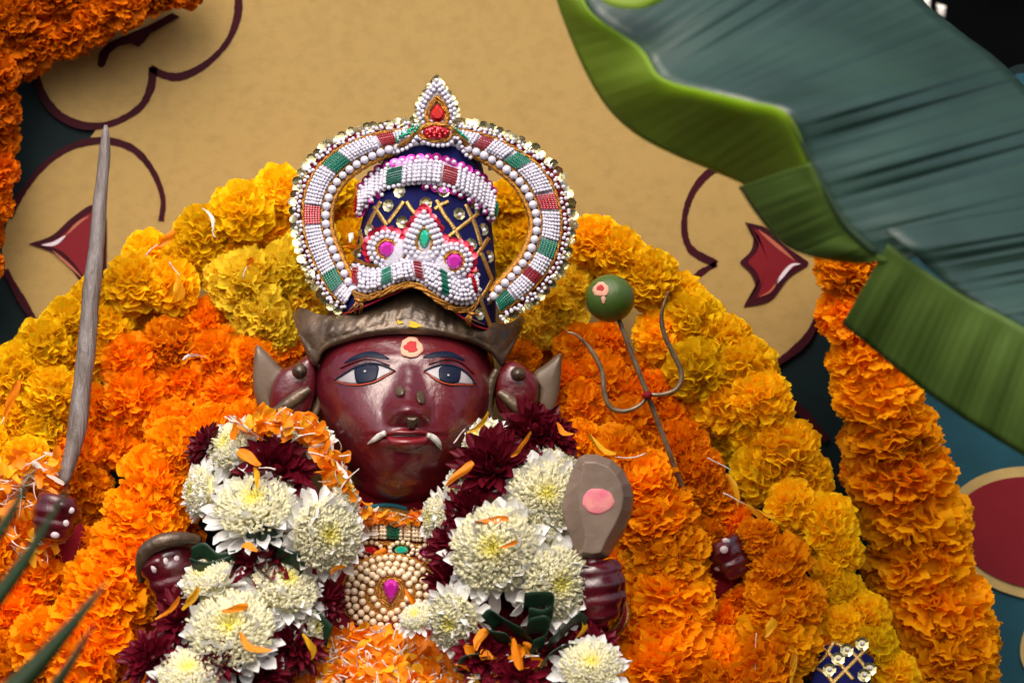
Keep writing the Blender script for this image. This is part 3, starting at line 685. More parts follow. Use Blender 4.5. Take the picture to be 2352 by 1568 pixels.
solid('ear_stud', ellipse(688, 852, 18, 19, 24), -.006, .01, .010, m_brz, ear, power=2)
lump('temple_strip', [(732, 835), (742, 870), (735, 920), (715, 970), (706, 1000)], [7, 9, 9, 9, 6], .002, m_brz, ear)
ear = solid('ear', [(1150, 845), (1180, 828), (1222, 855), (1238, 890), (1230, 930), (1205, 955), (1165, 965), (1140, 930), (1138, 880)], .004, .02, .012, m_skin, st)
solid('ear_fin', [(1284, 812), (1290, 820), (1286, 890), (1272, 945), (1240, 985), (1215, 975), (1235, 930), (1238, 890), (1225, 858), (1250, 838)], .012, .018, .006, m_brz2, ear, centre=(1256, 900))
lump('ear_ornament', [(1145, 900), (1165, 915), (1195, 940), (1216, 948)], [8, 14, 15, 9], -.008, m_brz, ear)
solid('ear_stud', ellipse(1190, 859, 18, 17, 24), -.006, .01, .010, m_brz, ear, power=2)
lump('temple_strip', [(1142, 848), (1128, 880), (1122, 930), (1132, 968), (1140, 980)], [8, 11, 10, 9, 5], .000, m_brz, ear)
# torso under the cloth and flowers, with the four arms
def blob(V, F, c, rx, ry, rz, nu=24, nv=14):
    n0 = len(V)
    for i in range(nu):
        for j in range(nv):
            t = math.pi * (j + .001) / (nv - 1 + .002); p = 2 * math.pi * i / nu
            V.append(Vector((c[0] + rx * math.sin(t) * math.cos(p), c[1] + ry * math.sin(t) * math.sin(p), c[2] + rz * math.cos(t))))
    F.extend([tuple(k + n0 for k in q) for q in grid(None, nu, nv, True)])
    F.append(tuple(n0 + i * nv for i in range(nu))); F.append(tuple(n0 + i * nv + nv - 1 for i in range(nu))[::-1])
V = []; F = []
blob(V, F, P(915, 1480, .03), .115, .062, .12); blob(V, F, P(915, 1330, .035), .10, .05, .06); blob(V, F, P(915, 1180, .03), .042, .042, .06)
for a, b, c in [((640, 1330), (480, 1480), (390, 1350)), ((1190, 1330), (1330, 1480), (1370, 1400)), ((640, 1320), (300, 1500), (135, 1200)), ((1190, 1320), (1500, 1480), (1680, 1310))]:
    p = cr([(*a, .05), (*b, .03), (*c, -.01 if c[0] in (390, 1370) else .02)], 20); n0 = len(V)
    v, f = tube([P(*q) for q in p], list(np.linspace(.034, .017, 20)), 12); V.extend(v); F.extend([tuple(k + n0 for k in q) for q in f])
body = mk('body', V, F, m_redc, st)
rm = body.modifiers.new('merge', 'REMESH'); rm.mode = 'VOXEL'; rm.voxel_size = .003; rm.use_smooth_shade = True
# hands: closed fists
def fist(x, y, r, Y, rotz=0, roll=0, mir=1, nails=True, fing=(-.55, 2.2)):
    rr = r * S(Y); V = []; F = []
    blob(V, F, (0, .1, 0), .62, .55, .82)
    ends = []
    for i, (z, rad, rx) in enumerate([(.57, .275, .70), (.20, .29, .76), (-.17, .28, .73), (-.51, .24, .64)]):
        pth = []
        for a in np.linspace(fing[0], fing[1], 16):      # knuckle at the side, tip at the front
            pth.append(Vector((mir * rx * math.cos(a) * .82, -rx * math.sin(a) * .78, z)))
        n0 = len(V); v, f = tube(pth, [rad * (1.02 - .14 * k / 15) for k in range(16)], 12); V.extend(v); F.extend([tuple(k + n0 for k in q) for q in f])
        blob(V, F, pth[-1], rad * .88, rad * .88, rad * .88, 12, 8); ends.append((pth[-2], rad))
    th = cr([(mir * -.55, .1, .1), (mir * -.50, -.45, .35), (mir * -.12, -.78, .48)], 14); n0 = len(V)
    v, f = tube([Vector(q) for q in th], list(np.linspace(.27, .19, 14)), 12); V.extend(v); F.extend([tuple(k + n0 for k in q) for q in f])
    blob(V, F, th[-1], .19, .19, .19, 12, 8)
    M4 = Matrix.Translation(P(x, y, Y)) @ Matrix.Rotation(R(roll), 4, 'Y') @ Matrix.Rotation(R(rotz), 4, 'Z') @ Matrix.Scale(rr, 4)
    h = link('hand', mesh('hand', V, F, m_hand), st, M4)
    rm = h.modifiers.new('merge', 'REMESH'); rm.mode = 'VOXEL'; rm.voxel_size = .055; rm.use_smooth_shade = True
    s2 = h.modifiers.new('soft', 'SMOOTH'); s2.factor = .5; s2.iterations = 16
    BV[h.name] = BVHTree.FromPolygons([M4 @ Vector(v) for v in V], F)
    return h, M4
def nail(h, x, y, Y, rx, ry, rot, Mh):
    o_ = co.location; hit = BV[h.name].ray_cast(o_, (P(x, y, 0) - o_).normalized())[0]
    if hit is not None: Y = hit.y - .0006
    V, F = pillow(ellipse(x, y, rx, ry, 18, rot), lambda a, b: Y + ((a - x) ** 2 + (b - y) ** 2) * .000012, .004, .0004, 4)
    o = mk('nail', V, F, m_nail, None); o.parent = h; o.matrix_parent_inverse = Mh.inverted()
h1, Mh1 = fist(388, 1322, 82, -.075, 0, -15, 1)
for (x, y, rx, ry, rt) in [(401, 1284, 11, 13, 20), (377, 1290, 10, 14, -10), (353, 1305, 6, 12, -15)]: nail(h1, x, y, -.1005, rx, ry, rt, Mh1)
h2, Mh2 = fist(1362, 1362, 90, -.100, -30, -8, 1)
h3, Mh3 = fist(1672, 1285, 62, -.005, 15, -25, 1)
for (x, y, rx, ry, rt) in [(1668, 1242, 10, 7, 20), (1663, 1262, 10, 9, 25), (1650, 1300, 13, 11, 15)]: nail(h3, x, y, -.0385, rx, ry, rt, Mh3)
h4, Mh4 = fist(135, 1190, 70, -.02, 0, 10, -1)
for (x, y, rx, ry, rt) in [(150, 1201, 9, 9, 20), (126, 1228, 11, 8, 10), (164, 1172, 7, 8, 30)]: nail(h4, x, y, -.053, rx, ry, rt, Mh4)
# bronze rim over the first hand, bangle on the other
p = cr([(324, 1335, -.006), (324, 1295, -.014), (338, 1262, -.02), (375, 1242, -.022), (420, 1236, -.018), (455, 1240, -.008)], 30)
rr = np.interp(np.linspace(0, 1, 30), [0, .3, .6, 1], [8, 17, 19, 12]) * K
V, F = tube([P(q[0], q[1], -.075 + q[2]) for q in p], list(rr), 14, 1.2); o = mk('bronze_thumb', V, F, m_brz, st)
for k, (rad, mt) in enumerate([(5, m_thread), (5, m_redc), (4, m_thread)]):
    p = cr([(1395 + k * 10, 1460, -.085), (1425 + k * 8, 1420, -.09), (1422 + k * 6, 1370, -.075)], 20)
    V, F = tube([P(*q) for q in p], rad * K * 1.4, 8); mk('bangle', V, F, mt, st)
# cloth under the chin and on the chest
chestY = lambda x, y: -.018 - .035 * max(0, min(1, (y - 1150) / 300)) + ((x - 905) / 330.) ** 2 * .05
def sheet(name, x0, x1, y0, y1, Yf, mat, parent, nx=40, ny=30, top=None):
    V = []
    for i in range(nx):
        for j in range(ny):
            x = x0 + (x1 - x0) * i / (nx - 1); yt = y0 if top is None else top(x); y = yt + (y1 - yt) * j / (ny - 1)
            V.append(P(x, y, Yf(x, y) + .0015 * math.sin(x * .05 + y * .02)))
    o = mk(name, V, grid(None, nx, ny), mat, parent); o.modifiers.new('thick', 'SOLIDIFY').thickness = .002; return o
sheet('chest_cloth', 720, 1110, 1190, 1640, chestY, m_redc, st, top=lambda x: 1185 + ((x - 905) / 200) ** 2 * 25)
sheet('neck_cloth', 770, 1080, 1130, 1240, lambda x, y: chestY(x, y) + .006 + .0002 * (1240 - y), m_redc, st, top=lambda x: 1150 - ((x - 905) / 200) ** 2 * 40)
p = cr([(830, 1168), (870, 1160), (905, 1160), (935, 1168)], 20); V, F = ribbon(p, 9, lambda x, y: chestY(x, y) - .001, .001, .001); mk('teal_trim', V, F, m_tealc, st)
p = cr([(810, 1185), (865, 1178), (905, 1178), (960, 1190)], 20); V, F = ribbon(p, 26, lambda x, y: chestY(x, y) - .001, .001, .001); mk('copper_trim', V, F, m_thread, st)

# ------------------------------------------------------------------ beads
def ico(sub=2):
    bm = bmesh.new(); bmesh.ops.create_icosphere(bm, subdivisions=sub, radius=1)
    V = [tuple(v.co) for v in bm.verts]; F = [tuple(v.index for v in f.verts) for f in bm.faces]; bm.free(); return V, F
ICO2, ICO3 = ico(2), ico(3)
class Beads:
    def __init__(s): s.L = []
    def add(s, x, y, Y, d, pri=0): s.L.append((x, y, Y - .3 * d * K, d, pri))
    def along(s, path, d, Yf, sp=1.0, pri=0, jit=.0, closed=False, skip=None):
        n = max(2, int(plen(path) / (d * sp))); q = poly(path, n, closed)
        for i, (x, y) in enumerate(q):
            if skip and skip(i / max(1, n - 1)): continue
            s.add(x + rng.normal(0, jit), y + rng.normal(0, jit), Yf(x, y), d * (1 + rng.normal(0, .03)), pri)
    def build(s, parent, mat, limit=300):
        s.L.sort(key=lambda b: (-b[4], -b[3]))
        me = mesh('pearl', *ICO3, mat)
        for (x, y, Y, d, p) in s.L[:limit]:
            link('pearl', me, parent, Matrix.Translation(P(x, y, Y)) @ Matrix.Scale(d * .5 * S(Y), 4))
        if len(s.L) > limit:
            b = MB(); base = np.array(ICO2[0])
            for (x, y, Y, d, p) in s.L[limit:]:
                b.add(list(base * d * .5 * S(Y) + np.array(P(x, y, Y))), ICO2[1])
            o = b.build('small_pearls', mat, parent); o['kind'] = 'stuff'
def sequin_mesh(mat, seg=8):
    V = [(0, 0, -.12)]; F = []
    for r, z in ((.55, -.10), (1, .0)):
        V += [(r * math.cos(2 * math.pi * k / seg), r * math.sin(2 * math.pi * k / seg), z) for k in range(seg)]
    F = [(0, 1 + k, 1 + (k + 1) % seg) for k in range(seg)] + [(1 + k, 1 + seg + k, 1 + seg + (k + 1) % seg, 1 + (k + 1) % seg) for k in range(seg)]
    me = mesh('sequin', V, F, mat, False); return me
SQ = dict(g=sequin_mesh(m_sgold), p=sequin_mesh(m_spink, 12), r=sequin_mesh(m_sred, 12))
def sequin(parent, c, x, y, Y, r, tilt=.35, sx=1.0):
    n = Vector((random.gauss(0, tilt), -1, random.gauss(0, tilt) + .15))
    link('sequin', SQ[c], parent, Matrix.Translation(P(x, y, Y)) @ frame(n, random.random()) @ Matrix.Diagonal((r * K, r * K, r * K, 1)))
def cord(name, path, rad, Yf, mat, parent, n=None, off=0., closed=False):
    n = n or max(8, int(plen(path) / 4)); p = poly(path, n, closed)
    if closed: p = np.vstack([p, p[:1]])
    # two strands twisted
    b = MB()
    for ph in (0, math.pi):
        pts = []; l = 0
        for i in range(len(p)):
            if i: l += np.linalg.norm(p[i] - p[i - 1])
            t = p[min(i + 1, len(p) - 1)] - p[max(0, i - 1)]; t = t / (np.linalg.norm(t) + 1e-9); nn = np.array((-t[1], t[0]))
            a = l / (rad * 1.8) + ph
            q = p[i] + nn * math.cos(a) * rad * .45
            pts.append(P(q[0], q[1], Yf(*p[i]) - off - math.sin(a) * rad * .4 * K))
        b.add(*tube(pts, rad * .62 * K, 6))
    return b.build(name, mat, parent)
def gem(parent, outline, Y, mat, h=.004, name='gem'):
    o = np.array(outline); c = o.mean(0); n = len(o); V = []; F = []
    for s, z in ((1, 0), (.92, h * .35), (.55, h)):
        for q in o:
            w_ = c + (q - c) * s; V.append(P(w_[0], w_[1], Y - z))
    F = [(r * n + k, r * n + (k + 1) % n, (r + 1) * n + (k + 1) % n, (r + 1) * n + k) for r in range(2) for k in range(n)] + [tuple(2 * n + k for k in range(n))]
    return mk(name, V, F, mat, parent, False)
def tear(cx, cy, w_, h_, n=40, rot=0, sharp=1.6):
    """teardrop, tip up; w_,h_ half sizes"""
    out = []; c, s = math.cos(R(rot)), math.sin(R(rot))
    for k in range(n):
        t = 2 * math.pi * k / n; x = w_ * math.sin(t) * math.sin(t / 2) ** sharp * 1.18; y = -h_ * math.cos(t)
        out.append((cx + x * c - y * s, cy + x * s + y * c))
    return out
def bead_patch(parent, A, B, t0, t1, Yf, bulge, rows, mat, off=.001):
    """rows of bugle beads lying across a padded band between curves A and B"""
    n = len(A); b = MB(); base = np.array(ICO2[0]) if False else None
    def pt(t, f):
        i = t * (n - 1); i0 = int(min(n - 2, max(0, math.floor(i)))); a = i - i0
        q0 = A[i0] * (1 - a) + A[i0 + 1] * a; q1 = B[i0] * (1 - a) + B[i0 + 1] * a
        q = q0 * (1 - f) + q1 * f; return q
    for k in range(rows):
        f0, f1 = (k + .08) / rows, (k + .92) / rows; fm = (k + .5) / rows
        pts = []; m = 9
        for j in range(m):
            q = pt(t0 + (t1 - t0) * j / (m - 1), fm); pts.append(P(q[0], q[1], Yf(*q) - bulge * (4 * fm * (1 - fm)) ** .6 - off))
        w_ = np.linalg.norm(pt(t0, f0) - pt(t0, f1)) / 2 * K
        for j in range(0, m - 1):
            d = pts[j + 1] - pts[j]; b.add(*tube([pts[j] + d * .03, pts[j] + d * .5, pts[j] + d * .97], [w_ * .8, w_ * 1.15, w_ * .8], 6))
    return b.build('bead_patch', mat, parent, False)
def band_pearls(beads, A, B, rows, cols, Yf, bulge, d, pri, gaps, f0=.08, f1=.92, jit=.35):
    n = len(A)
    for c in range(cols):
        t = (c + .5) / cols
        if any(a <= t <= b for a, b in gaps): continue
        i = int(t * (n - 1))
        for k in range(rows):
            f = f0 + (f1 - f0) * (k + .5 * (c % 2) * .0) / (rows - 1); q = A[i] * (1 - f) + B[i] * f
            beads.add(q[0] + rng.normal(0, jit), q[1] + rng.normal(0, jit), Yf(*q) - bulge * (4 * f * (1 - f)) ** .6, d * (1 + rng.normal(0, .04)), pri)
def band_base(name, A, B, Yf, bulge, mat, parent, nv=9):
    V = []; n = len(A)
    for i in range(n):
        for j in range(nv):
            f = j / (nv - 1); q = A[i] * (1 - f) + B[i] * f; V.append(P(q[0], q[1], Yf(*q) - bulge * (4 * f * (1 - f)) ** .6 * .6))
        V.append(P(*B[i], Yf(*B[i]) + .004)); V.append(P(*A[i], Yf(*A[i]) + .004))
    F = []; m = nv + 2
    for i in range(n - 1):
        for j in range(m): j2 = (j + 1) % m; F.append((i * m + j, (i + 1) * m + j, (i + 1) * m + j2, i * m + j2))
    F.append(tuple(range(m))); F.append(tuple((n - 1) * m + j for j in range(m))[::-1])
    return mk(name, V, F, mat, parent)
def lerpc(A, B, f): return A * (1 - f) + B * f

# ------------------------------------------------------------------ crown
cw = empty('crown', P(955, 740, 0), 'navy velvet crown with pearl horseshoe ring, gems and gold sequins on the statue head', 'crown')
pb = Beads()
OUT = cr([(778, 716), (738, 690), (706, 635), (678, 565), (666, 490), (674, 425), (702, 368), (747, 326), (802, 298), (870, 282), (940, 275), (1003, 272), (1070, 277), (1140, 293), (1200, 319), (1255, 353), (1295, 402), (1317, 460), (1321, 522), (1310, 588), (1284, 640), (1249, 681), (1204, 715), (1158, 741)], 300)
INN = cr([(815, 655), (806, 625), (790, 590), (768, 535), (766, 482), (783, 436), (815, 402), (860, 374), (905, 355), (950, 345), (1000, 342), (1060, 352), (1100, 368), (1135, 390), (1176, 425), (1206, 474), (1216, 517), (1200, 572), (1170, 615), (1138, 650), (1128, 668)], 300)
# pair the two edges by their own position
ringY = lambda x, y: -.012 + .030 * (720 - y) / 450
RB = lambda f: lerpc(OUT, INN, f)
band_base('ring_backing', RB(.08), RB(.94), lambda x, y: ringY(x, y) + .004, .002, m_redc, cw)
band_base('ring_pad', RB(.32), RB(.71), ringY, .006, m_pad, cw)
g = []
patches = [(.030, .065, 'g'), (.16, .195, 'r'), (.275, .31, 'g'), (.385, .415, 'r'), (.475, .505, 'g'), (.575, .60, 'r'), (.645, .675, 'g'), (.745, .775, 'r'), (.835, .865, 'g'), (.90, .92, 'r'), (.965, .998, 'g')]
for a, b, c in patches: bead_patch(cw, RB(.33), RB(.70), a, b, ringY, .006, 6, m_bgrn if c == 'g' else m_bred)
band_pearls(pb, RB(.33), RB(.70), 6, 150, ringY, .006, 8.6, 0, [(a - .002, b + .002) for a, b, c in patches])
cord('gold_cord', RB(.30), 4.2, ringY, m_thread, cw, off=.001); cord('gold_cord', RB(.735), 3.6, ringY, m_thread, cw, off=.001)
pb.along(RB(.83), 20, ringY, 1.0, 9)
V, F = ribbon(poly(RB(.95), 400), 14 * (1 + .22 * np.abs(np.sin(np.linspace(0, 150, 400)))), lambda x, y: ringY(x, y) + .002, .002, .001); mk('gold_lace', V, F, m_thread, cw)
n = 78
for i in range(n):
    t = (i + .5) / n; q = RB(.07)[int(t * 299)]; sequin(cw, 'g', q[0] + random.gauss(0, 2), q[1] + random.gauss(0, 2), ringY(*q) + .001, random.uniform(11, 13), .35)
for f, sp in ((.13, 1.55), (.22, 1.35)):
    n = int(plen(RB(f)) / (8.6 * sp))
    for q in poly(RB(f), n): pb.add(q[0] + rng.normal(0, 2), q[1] + rng.normal(0, 2), ringY(*q) - .001, 9.2, 0)
# cap
CY = [340, 460, 600, 720, 760]; CX = [995, 982, 975, 952, 950]; CH = [104, 139, 162, 186, 190]
def capY(x, y):
    cx = np.interp(y, CY, CX); h = np.interp(y, CY, CH); r = min(1, abs(x - cx) / h)
    return .020 + .020 * (740 - y) / 400 - h * K * .95 * math.sqrt(max(0, 1 - r * r))
topc = cr([(890, 352), (940, 338), (995, 333), (1050, 338), (1100, 352)], 80); 
botc = cr([(766, 719), (800, 714), (850, 694), (905, 670), (955, 654), (1000, 672), (1050, 716), (1090, 743), (1138, 758)], 80)
lside = cr([(890, 352), (862, 400), (843, 460), (826, 530), (813, 600), (790, 660), (766, 719)], 40); rside = cr([(1100, 352), (1112, 400), (1121, 460), (1131, 530), (1137, 600), (1139, 680), (1138, 758)], 40)
V = []
for i in range(80):
    u = i / 79
    for j in range(40):
        v = j / 39
        q = topc[i] * (1 - v) + botc[i] * v + lside[j] * (1 - u) + rside[j] * u - (topc[0] * (1 - u) * (1 - v) + topc[-1] * u * (1 - v) + botc[0] * (1 - u) * v + botc[-1] * u * v)
        V.append(P(q[0], q[1], capY(*q)))
    for j in range(5): V.append(P(botc[i][0], botc[i][1] - 4 * j, capY(*botc[i]) + .004 + .01 * j))
cap = mk('velvet_cap', V, grid(None, 80, 45), m_nav, cw)
# rear half and lid so that the cap is closed
V = []
for i in range(40):
    t = math.pi * i / 39
    for j in range(20):
        v = j / 19; y = 340 + 370 * v; cx = np.interp(y, CY, CX); h = np.interp(y, CY, CH) * .995
        V.append(P(cx - h * math.cos(t), y, .020 + .020 * (740 - y) / 400 + h * K * .95 * math.sin(t)))
mk('cap_back', V, grid(None, 40, 20), m_nav, cap)
V, F = pillow(ellipse(995, 342, 100, 12, 40), lambda x, y: .03, .02, .0); mk('cap_lid', V, F, m_nav, cap)
V, F = ribbon(botc + np.array((0, 4)), 5, capY, .001, .0); mk('red_hem', V, F, m_redc, cap)
c2 = lambda x, y: (x * .18811 + 769.1, y * .18811 + 462.8)
cY1 = lambda x, y: capY(x, y) - .0004
for pts in [[(1240, -20), (1340, 170), (1440, 300), (1540, 480)], [(1390, 0), (1300, 40), (1220, 95)], [(1390, 430), (1530, 320), (1660, 220), (1760, 140)], [(1600, 30), (1680, 210), (1730, 330), (1790, 540)], [(840, 0), (740, 140), (650, 260)], [(870, 0), (920, 80), (985, 160)],
            [(470, 60), (550, 170), (630, 290)], [(560, 0), (470, 160), (390, 330)], [(1880, 440), (1790, 580), (1660, 760)], [(1790, 630), (1850, 780), (1920, 960)], [(1920, 960), (1850, 1090), (1775, 1190)], [(1780, 1190), (1840, 1370), (1920, 1570)], [(300, 340), (330, 480), (375, 580)], [(335, 500), (290, 570), (220, 650)], [(130, 1010), (70, 1200), (10, 1310)]]:
    p = cr([c2(*q) for q in pts], 24)
    V, F = ribbon(p, 9.5, cY1, .0008, .0006); mk('lattice_ribbon', V, F, m_ribb, cap)
for (x, y) in [(650, 50), (1110, 20), (820, 250), (1520, 150), (420, 350), (1670, 520), (1815, 340), (1885, 670), (1770, 1370), (1870, 1190), (110, 1180), (290, 650), (790, -120), (1330, -130), (1720, 70)]:
    X, Y_ = c2(x, y); n = Vector(((X - np.interp(Y_, CY, CX)) / 160, -1, random.gauss(.1, .1)))
    link('sequin', SQ['g'], cap, Matrix.Translation(P(X, Y_, capY(X, Y_) - .002)) @ frame(n, random.random()) @ Matrix.Scale(15 * K, 4))
    pb.add(X + 2, Y_ + 2, capY(X, Y_) - .003, 10, 2)
# upper band
UT = cr([(823, 441), (855, 406), (886, 386), (945, 370), (988, 367), (1038, 377), (1081, 397), (1116, 421), (1140, 456)], 120)
UB = cr([(822, 492), (847, 462), (878, 440), (925, 428), (980, 424), (1034, 432), (1081, 455), (1113, 482), (1133, 505)], 120)
upY = lambda x, y: capY(min(max(x, np.interp(y, CY, CX) - .97 * np.interp(y, CY, CH)), np.interp(y, CY, CX) + .97 * np.interp(y, CY, CH)), y) - .003
band_base('upper_band', UT, UB, upY, .008, m_pad, cw)
gu = [(.0, .035, 'r'), (.235, .335, 'g'), (.595, .69, 'r'), (.965, .999, 'g')]
for a, b, c in gu[1:3]: bead_patch(cw, lerpc(UT, UB, .1), lerpc(UT, UB, .84), a, b, upY, .009, 7, m_bgrn if c == 'g' else m_bred)
band_pearls(pb, UT, UB, 6, 32, upY, .008, 11, 5, [(a, b) for a, b, c in gu[1:3]], .06, .80)
pb.along(lerpc(UT, UB, .93), 11, lambda x, y: upY(x, y) - .002, 1.0, 5)
bead_patch(cw, UT + np.array((-8, 14)), UB + np.array((-10, 0)), .0, .03, upY, .004, 5, m_bred); bead_patch(cw, UT + np.array((6, 14)), UB + np.array((9, -4)), .965, .999, upY, .004, 5, m_bgrn)
for cv, sgn, n in ((UT, -1, 19), (UB, 1, 17)):
    for i in range(n):
        t = (i + .5) / n; q = cv[int(t * 119)]
        if sgn > 0 and .25 < t < .5: continue
        sequin(cw, 'p', q[0], q[1] + sgn * 5, upY(*q) - .001, random.uniform(10, 13), .4); pb.add(q[0] + random.gauss(0, 2), q[1] + sgn * 6, upY(*q) - .003, 10.5, 4)
# crest cords under the top drop
crest = cr([(800 + 0, 0)] * 2, 2)
cY = lambda x, y: min(capY(x, max(y, 345)), .03) - .006
Z1 = lambda x, y: (x * .20255 + 782.7, y * .20255 + 163.3)
zz = lambda L: [Z1(*q) for q in L]
pb.along(cr(zz([(440, 1030), (480, 940), (500, 850)]), 20), 9, cY, 1, 3)
pb.along(cr(zz([(530, 800), (530, 880), (600, 925), (700, 895), (790, 850), (870, 750), (960, 810), (1090, 845), (1230, 830), (1300, 745), (1360, 830), (1400, 930), (1480, 985), (1580, 975), (1600, 930)]), 120), 10.5, cY, 1, 3)
pb.along(cr(zz([(1600, 980), (1640, 1050), (1690, 1110)]), 20), 9, cY, 1, 3); pb.along(cr(zz([(540, 790), (600, 740), (640, 730)]), 20), 9, cY, 1, 3)
cord('gold_cord', cr(zz([(580, 840), (660, 850), (760, 790), (850, 690), (930, 630), (1080, 610), (1230, 640), (1330, 720), (1420, 820), (1500, 920), (1560, 890)]), 60), 6, lambda x, y: cY(x, y) - .001, m_thread, cw)
cord('gold_cord', zz(ellipse(1085, 700, 190, 95, 40)), 5, lambda x, y: cY(x, y) - .002, m_thread, cw, closed=True)
V, F = pillow(zz(ellipse(1085, 700, 160, 80, 40)), lambda x, y: cY(x, y) - .002, .004, .003); mk('red_oval', V, F, m_sred, cw)
bR = MB(); bG = MB()
for k in range(16):
    a = k * 2.4; r = 8 * math.sqrt(k); X, Y_ = Z1(1085 + math.cos(a) * r * 4.6, 700 + math.sin(a) * r * 1.9)
    bR.add([Vector(v) * 4.2 * K + P(X, Y_, cY(X, Y_) - .0055) for v in ICO2[0]], ICO2[1])
for k in range(26):
    t = k / 25; X, Y_ = Z1(590 + 280 * t + random.gauss(0, 20), 800 - 150 * t + random.gauss(0, 22)); bG.add([Vector(v) * 4 * K + P(X, Y_, cY(X, Y_) - .002) for v in ICO2[0]], ICO2[1])
for k in range(16):
    t = k / 15; X, Y_ = Z1(1300 + 220 * t + random.gauss(0, 6), 650 + 200 * t + random.gauss(0, 6)); bG.add([Vector(v) * 4 * K + P(X, Y_, cY(X, Y_) - .002) for v in ICO2[0]], ICO2[1])
bR.build('red_seed_beads', m_gred, cw)['kind'] = 'stuff'; bG.build('green_seed_beads', m_bgrn, cw)['kind'] = 'stuff'
# top drop
tY = lambda x, y: .012
TD = tear(1003, 238, 52, 57, 60, 0, 1.25)
V, F = pillow(TD, lambda x, y: .012, .006, .004); mk('top_drop', V, F, m_pad, cw)
for s in (.93, .72):
    pb.along(np.array([(1003 + (x - 1003) * s, 243 + (y - 243) * s) for x, y in TD] + [(1003 + (TD[0][0] - 1003) * s, 243 + (TD[0][1] - 243) * s)]), 10.5, lambda x, y: .009 - .003 * (1 - s), 1.0, 6)
cord('gold_cord', tear(1004, 256, 29, 36, 50, 0, 1.1), 5, lambda x, y: .006, m_thread, cw, closed=True); cord('gold_cord', tear(1004, 258, 24, 29, 50, 0, 1.0), 4, lambda x, y: .006, m_thread, cw, closed=True)
gem(cw, tear(1005, 260, 19, 22, 14, 0, .9), .006, m_gred, .005)
for i in range(30):
    t = i / 29; q = np.array(TD)[int((.04 + .92 * t) * 59)]; c = np.array((1003, 240)); q = c + (q - c) * 1.05
    if q[1] < 290: sequin(cw, 'g', q[0], q[1], .013, 8, .4)
sequin(cw, 'g', 1003, 184, .012, 11, .1); pb.add(1003, 186, .010, 12, 6)
# lower ornament
LT = cr([(804, 617), (817, 606), (842, 614), (868, 617), (905, 600), (952, 592), (1000, 600), (1034, 622), (1056, 637), (1078, 630), (1098, 630)], 140)
LB = cr([(803, 645), (817, 664), (840, 672), (878, 662), (912, 648), (948, 642), (974, 653), (1003, 675), (1034, 694), (1066, 701), (1088, 694), (1102, 668)], 140)
loY = lambda x, y: capY(min(max(x, 800), 1105), min(y, 690)) - .004
band_base('lower_band', LT, LB, loY, .008, m_pad, cw)
gl = [(.03, .075, 'r'), (.25, .32, 'g'), (.485, .545, 'r'), (.69, .76, 'g'), (.945, .985, 'r')]
for a, b, c in gl: bead_patch(cw, lerpc(LT, LB, .12), lerpc(LT, LB, .86), a, b, loY, .0085, 6, m_bgrn if c == 'g' else m_bred)
band_pearls(pb, LT, LB, 5, 36, loY, .008, 11, 5, [(a, b) for a, b, c in gl], .18, .80, .8)
pb.along(lerpc(LT, LB, .04), 11, loY, 1, 5); pb.along(lerpc(LT, LB, .95), 11, loY, 1, 5)
cord('gold_cord', np.vstack([LB + np.array((0, 9))]), 6.5, loY, m_thread, cw); cord('gold_cord', LB + np.array((0, 15)), 5, loY, m_thread, cw)
cord('gold_cord', LT + np.array((0, -7)), 5, loY, m_thread, cw)
for (X, Y_, dx) in [(823, 690, 0), (1082, 720, 1)]:
    b = MB()
    for k in range(9):
        b.add(*tube([P(X + random.gauss(0, 2), Y_ - 6, loY(X, Y_) - .003), P(X + random.gauss(0, 6) - 4, Y_ + 10, loY(X, Y_) - .006), P(X + random.gauss(0, 10) - 3, Y_ + random.uniform(20, 32), loY(X, Y_) - .003)], 1.3 * K, 5))
    b.add(*tube([P(X - 8, Y_ - 4, loY(X, Y_) - .004), P(X, Y_, loY(X, Y_) - .006), P(X + 16, Y_ + 2, loY(X, Y_) - .003)], 4 * K, 8)); b.build('cord_tassel', m_thread, cw)
# three jewels
jY = lambda x, y: capY(x, y) - .006
def rosette(cx, cy, rot):
    V, F = pillow(ellipse(cx, cy, 44, 42, 36), jY, .006, .003); mk('rosette_pad', V, F, m_pad, cw)
    for k in range(13):
        a = R(rot + 150 + k * 19); sequin(cw, 'r', cx + 47 * math.cos(a), cy + 45 * math.sin(a), jY(cx, cy) + .002, 10, .3)
    for k in range(19): a = R(rot + 125 + k * 19); pb.add(cx + 40 * math.cos(a), cy + 38 * math.sin(a), jY(cx, cy) - .001, 12, 6)
    for k in range(15): a = R(rot + 130 + k * 24); pb.add(cx + 29 * math.cos(a), cy + 28 * math.sin(a), jY(cx, cy) - .003, 11.5, 6)
    cord('gold_cord', ellipse(cx + 2, cy + 2, 26, 25, 40), 4, lambda x, y: jY(cx, cy) - .004, m_thread, cw, closed=True)
    cord('gold_cord', ellipse(cx + 2, cy + 2, 22, 21, 40), 3.5, lambda x, y: jY(cx, cy) - .005, m_thread, cw, closed=True)
    gem(cw, ellipse(cx + 2, cy + 2, 20, 20, 10), jY(cx, cy) - .004, m_gmag, .005)
rosette(887, 571, 0); rosette(1042, 599, 60)
JT = tear(974, 546, 50, 62, 60, 0, 1.0)
V, F = pillow(JT, jY, .006, .004); mk('jewel_pad', V, F, m_pad, cw)
for s in (.95, .76, .57):
    q = np.array([(974 + (x - 974) * s, 550 + (y - 550) * s) for x, y in JT]); pb.along(np.vstack([q, q[:1]]), 12.5, lambda x, y: jY(974, 550) - .001 - .003 * (s < .9), 1.0, 7)
